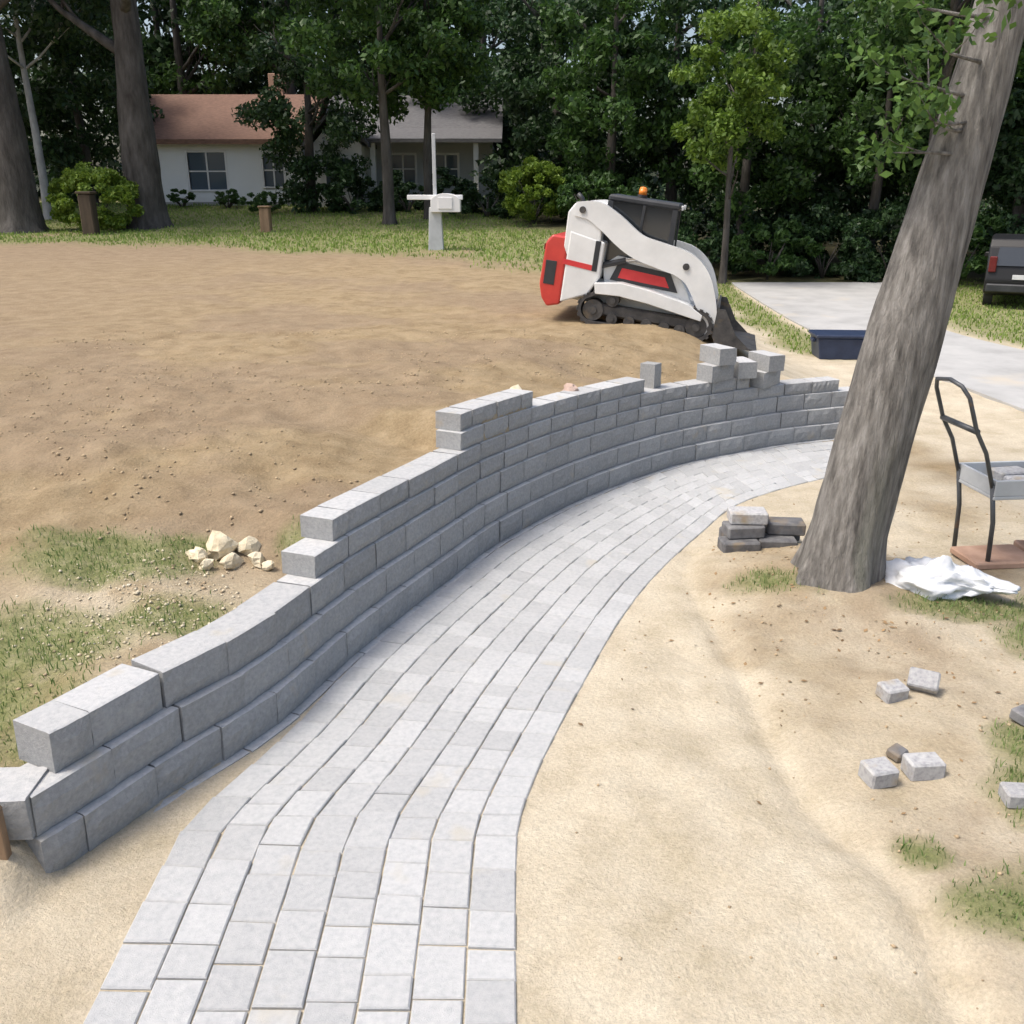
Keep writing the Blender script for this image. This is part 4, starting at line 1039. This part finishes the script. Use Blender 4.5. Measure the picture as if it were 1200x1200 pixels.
# stack of dark blocks at the foot of the tree
PG = 'dark blocks stacked at the foot of the leaning tree'
pl_ = 'dark grey block in the bottom layer of the stack by the leaning tree'
z0 = gz(2.05, 7.35) - .02
for x, y, k, rz in [(1.93, 7.30, 0, .08), (2.26, 7.36, 0, -.05), (2.0, 7.56, 0, .2), (2.36, 7.62, 0, 0), (1.98, 7.40, 1, .12), (2.36, 7.48, 1, -.1), (2.02, 7.45, 2, -.05)]:
    lay('stacked_block', (pl_, 'dark grey block in the middle layer of the low stack by the leaning tree', 'lighter grey block topmost on the low stack by the leaning tree')[k], 'block', PG, (-.16, -.10, 0), (.16, .10, .105), x, y, z0 + k * .107, rz, M['dark_paver'] if k < 2 else M['old_paver'], .012)
# loose pavers lying about
def loose(label, x, y, rz, tilt=.0, sz=(.105, .075, .035), group=None, mat='old_paver'):
    z = gz(x, y); o = lay('loose_paver', label, 'paver', group, (-sz[0], -sz[1], -sz[2]), (sz[0], sz[1], sz[2]), x, y, z + sz[2] * .8 + abs(math.sin(tilt)) * sz[1] * .8, rz, M[mat], .010, rx=tilt)
loose('grey paver lying flat next to a tipped one', 2.235, 4.76, .3, .1, (.075, .06, .045))
loose('grey paver tipped up on its edge', 2.44, 4.82, -.5, .75, (.085, .06, .04))
loose('pale paver with squarish top lying on the sandy soil beside a longer one', 1.84, 3.93, .25, .06, (.075, .065, .05))
loose('long light grey paver beside a squarish pale one', 2.09, 3.99, .08, .0, (.09, .06, .05))
loose('dark grey paver at the edge of the grass patch', 2.90, 4.50, .5, .1, (.09, .06, .035), mat='dark_paver')
loose('very pale paver lying in the grass', 2.45, 3.73, -.1, .0, (.085, .06, .04))
loose('small grey paver half sunk in the sand beyond the long light one', 2.02, 4.14, .7, .2, (.05, .04, .025), mat='dark_paver')

# ------------------------------------------------------------------ white bag, cart, slabs, tote, stake
def bag():
    n, m = 56, 30; vs = []; fs = []
    for i in range(m + 1):
        ph = -math.pi / 2 + math.pi * i / m
        for j in range(n):
            t = 2 * math.pi * j / n; c = Vector((math.cos(ph) * math.cos(t), math.cos(ph) * math.sin(t), math.sin(ph)))
            x = c.x * .46; w = .20 - .07 * c.x; h = (.18 if c.x < 0 else .18 - .12 * min(1, c.x / .55))
            k = mnoise.fractal(Vector((x * 5, c.y * 2.2, c.z * 2)), .9, 2.1, 4) * .42
            rd = abs(mnoise.noise(Vector((x * 9 + c.y * 3, c.y * 5, c.z * 3)))) * .36
            y = c.y * w * (1 + k - rd); z = c.z * h * (1 + k * 1.1 - rd * 1.2)
            z = max(z, -.07)
            vs.append((x * (1 + k * .4), y + .05 * math.sin(x * 7), z + .07))
    fs = [(i * n + j, i * n + (j + 1) % n, (i + 1) * n + (j + 1) % n, (i + 1) * n + j) for i in range(m) for j in range(n)]
    o = mesh_obj('plastic_sack', vs, fs, M['bag'], None, True)
    o.location = (3.24, 6.30, gz(3.24, 6.3) - .005); o.rotation_euler = (0, 0, R(-20))
    tag(o, 'crumpled white plastic sack on the grass behind the leaning tree', 'sack')
bag()
def cart():
    z = gz(3.9, 7.05); t = empty('hand_cart', (3.86, 6.95, z), (0, 0, R(6))); tag(t, 'dark metal hand cart with a tall loop handle and grey tray', 'cart')
    MB().tube([(-.06, 0, .70), (-.16, 0, .98), (-.27, .0, 1.16), (-.36, .02, 1.42), (-.40, .08, 1.50), (-.42, .22, 1.53), (-.42, .40, 1.50), (-.38, .46, 1.42), (-.27, .48, 1.16), (-.16, .48, .98), (-.06, .48, .70)], .017, 10).build('handle', M['cart_metal'], t, True)
    MB().tube([(-.27, -.01, 1.16), (-.27, .49, 1.16)], .024, 10).build('crossbar', M['cart_metal'], t, True)
    for y in (0, .48): MB().tube([(-.06, y, .72), (.0, y, .40), (.02, y, .0)], .019, 10).build('leg', M['cart_metal'], t, True)
    tray = MB(); tray.box((-.05, -.03, .60), (1.05, .51, .63), .006)
    for a, b in (((-.05, -.03, .632), (1.05, -.005, .76)), ((-.05, .485, .632), (1.05, .51, .76)), ((-.05, -.004, .632), (-.025, .484, .76)), ((1.025, -.004, .632), (1.05, .484, .76))): tray.box(a, b, .004)
    tray.build('tray', M['galv'], t)
    w = MB().cyl((.85, -.03, .20), (.85, .05, .20), .20, n=26).build('wheel', M['tyre'], t); MB().cyl((.85, -.035, .20), (.85, -.031, .20), .11, n=18).build('hub', M['cart_metal'], w)
    w = MB().cyl((.85, .43, .20), (.85, .51, .20), .20, n=26).build('wheel', M['tyre'], t); MB().cyl((.85, .425, .20), (.85, .429, .20), .11, n=18).build('hub', M['cart_metal'], w)
    MB().tube([(.85, .04, .20), (.85, .44, .20)], .018, 8).tube([(.85, .1, .20), (.7, .1, .6)], .018, 8).tube([(.85, .38, .20), (.7, .38, .6)], .018, 8).build('axle', M['cart_metal'], t, True)
cart()
for x, y, rz, lab in [(4.02, 7.12, .1, 'reddish stone slab lying on the soil below the cart handle'), (4.62, 7.25, -.06, 'reddish stone slab lying on the soil between the cart wheels')]:
    lay('stone_slab', lab, 'slab', None, (-.28, -.2, 0), (.28, .2, .06), x, y, gz(x, y) + .0, rz, M['terracotta'], .012)
for i, (dx, dy) in enumerate([(.30, .12), (.62, .14), (.32, .36), (.64, .37)]):
    a = R(6); x = 3.86 + dx * math.cos(a) - dy * math.sin(a); y = 6.95 + dx * math.sin(a) + dy * math.cos(a)
    lay('carried_paver', 'grey paver loaded in the tray of the hand cart', 'paver', 'pavers in the cart tray', (-.14, -.09, 0), (.14, .09, .10), x, y, gz(3.9, 7.05) + .632, a + .05 * i, M['old_paver'], .012)
tt = empty('storage_tote', (6.3, 17.7, gz(6.3, 17.7) - .01), (0, 0, R(-4))); tag(tt, 'navy blue plastic tote on the verge beside the driveway', 'container')
MB().prism([(-.46, 0), (.46, 0), (.52, .40), (-.52, .40)], -.32, .32, .02).build('tub', M['navy'], tt)
MB().box((-.56, -.37, .402), (.56, .37, .47), .02).build('lid', M['navy'], tt)
for s in (-1, 1): MB().box((s * .545 - .03, -.1, .30), (s * .545 + .03, .1, .36), .008).build('handle', M['navy'], tt)
tb = empty('green_bin', (7.02, 17.75, gz(7.02, 17.75) - .01)); tag(tb, 'grey-green plastic bin beside the navy tote', 'container')
MB().cyl((0, 0, 0), (0, 0, .44), .20, .26, 22).build('tub', M['teal'], tb, False); MB().cyl((0, 0, .442), (0, 0, .48), .28, .27, 22).build('lid', M['teal'], tb)
sk = empty('wooden_stake', (-2.13, 3.16, gz(-2.13, 3.16) - .08)); tag(sk, 'brown wooden stake driven in at the near corner of the wall', 'stake')
MB().box((-.03, -.02, 0), (.03, .02, .30), .004).build('shaft', M['wood'], sk); MB().prism([(-.03, .301), (.03, .301), (.02, .32), (-.02, .32)], -.02, .02).build('tip', M['wood'], sk)

# ------------------------------------------------------------------ grass, straw and clods
def blades(name, label, n_try, box, hmin, hmax, wd, mat, seed, cond):
    g = np.random.default_rng(seed); x = g.uniform(box[0], box[1], n_try); y = g.uniform(box[2], box[3], n_try)
    s_, gr2, t_, w_ = cover(x, y); keep = g.random(n_try) < gr2 * (1 - w_) * cond(x, y)
    x, y = x[keep], y[keep]; n = len(x); z = ground(x, y) - .004
    a = g.uniform(0, 6.28, n); h = g.uniform(hmin, hmax, n) * (.6 + .8 * fbm(x * 1.7, y * 1.7, 3, 91)); ln = g.uniform(.1, .75, n) * h; b = g.uniform(0, 6.28, n)
    w = wd * g.uniform(.6, 1.3, n)
    dx, dy = np.cos(a) * w / 2, np.sin(a) * w / 2
    base = np.stack([x, y, z], 1); tip = base + np.stack([np.cos(b) * ln, np.sin(b) * ln, h], 1); mid = base + np.stack([np.cos(b) * ln * .35, np.sin(b) * ln * .35, h * .6], 1)
    o = np.stack([dx, dy, 0 * dx], 1)
    V = np.stack([base - o, base + o, mid + o * .8, tip, mid - o * .8], 1).reshape(-1, 3); i = np.arange(n)[:, None] * 5
    T = np.concatenate([i + np.array([[0, 1, 2]]), i + np.array([[0, 2, 4]]), i + np.array([[4, 2, 3]])], 0)
    tag(link(bpy.data.objects.new(name, fast_mesh(name, V, T, mat, 3))), label, 'grass', kind='stuff')
off_path = lambda x, y: 1.0 * ((WALL.dist(x, y)[0] > .36) | (x > 1.2))
blades('rough_grass', 'patchy rough grass growing on bare soil', 110000, (-5, 5.6, 2.2, 8.5), .015, .055, .006, M['grass'], 1, off_path)
off_drive = lambda x, y: 1.0 * ((DRIVE_L.dist(x, y)[0] > .05) | (DRIVE_R.dist(x, y)[0] < -.05))
blades('lawn_grass', 'green lawn in front of the houses and beside the driveway', 120000, (-26, 20, 16, 42), .04, .10, .03, M['lawn'], 2, off_drive)
def clods(n_try, box, smin, smax, seed, cond, name, label, mat):
    g = np.random.default_rng(seed); x = g.uniform(box[0], box[1], n_try); y = g.uniform(box[2], box[3], n_try)
    keep = g.random(n_try) < cond(x, y); x, y = x[keep], y[keep]; n = len(x); z = ground(x, y)
    r = smin + (smax - smin) * g.random(n) ** 4
    base = np.array([(1, 0, 0), (0, 1, 0), (-1, 0, 0), (0, -1, 0), (0, 0, .7), (0, 0, -.7)], float)
    V = base[None] * (r[:, None, None] * g.uniform(.6, 1.35, (n, 6, 1))); a = g.uniform(0, 6.28, n); c, s = np.cos(a)[:, None], np.sin(a)[:, None]
    V = np.stack([V[..., 0] * c - V[..., 1] * s, V[..., 0] * s + V[..., 1] * c, V[..., 2]], 2) + np.stack([x, y, z + r * .3], 1)[:, None, :]
    T = np.array([(0, 1, 4), (1, 2, 4), (2, 3, 4), (3, 0, 4), (1, 0, 5), (2, 1, 5), (3, 2, 5), (0, 3, 5)]); i = np.arange(n)[:, None] * 6
    Fs = np.concatenate([i + t[None] for t in T], 0)
    tag(link(bpy.data.objects.new(name, fast_mesh(name, V.reshape(-1, 3), Fs, mat, 3))), label, 'soil', kind='stuff')
def c_up(x, y): return sstep(.4, .6, WALL.dist(x, y)[0]) * sstep(.35, .65, fbm(x * 1.2, y * 1.2, 3, 71)) * (np.hypot(x, y) < 14)
def c_lo(x, y): return (x > .1) * (EDGE_R.dist(x, y)[0] < -.03) * (.12 + .88 * sstep(.1, -.3, FURROW.dist(x, y)[0])) * sstep(.35, .65, fbm(x * 1.5, y * 1.5, 3, 73))
clods(16000, (-6, 3, 3.2, 13), .003, .019, 3, c_up, 'dirt_clods', 'small clods and pebbles scattered over the bare dirt', M['pebble'])
def c_gr(x, y): return (WALL.dist(x, y)[0] > .34) * np.clip(1.1 - np.hypot((x + 2.1) / .75, (y - 4.85) / .7), 0, 1)
clods(5000, (-3.2, -1.2, 3.9, 5.9), .004, .016, 6, c_gr, 'pale_gravel', 'pale gravel mixed into the grass behind the wall', M['stone_cream'])
clods(9000, (.05, 5, 2, 9), .002, .014, 4, c_lo, 'pebbles', 'small pebbles strewn over the sand and soil', M['pebble'])

# fallen leaves and twigs round the leaning tree
g = np.random.default_rng(91); n = 230
a = g.uniform(0, 6.28, n); q = .45 + 2.6 * g.random(n) ** 1.3; x = 2.6 + q * np.cos(a); y = 6.2 + q * np.sin(a)
ok = (EDGE_R.dist(x, y)[0] < -.05) & (y < 9); x, y = x[ok], y[ok]; n = len(x)
V, Fq = leaves(np.stack([x * 0, y * 0, x * 0], 1), np.full(n, 1e-6), n, .036, up=2.0, seed=92)
V = V.reshape(n, 4, 3); V -= V.mean(1, keepdims=True); V[..., 2] *= .5; V += np.stack([x, y, ground(x, y) + .008], 1)[:, None, :]
tag(link(bpy.data.objects.new('fallen_leaves', fast_mesh('fallen_leaves', V.reshape(-1, 3), Fq, M['dead_leaf'], 4))), 'dry fallen leaves scattered around the leaning tree', 'leaves', kind='stuff')
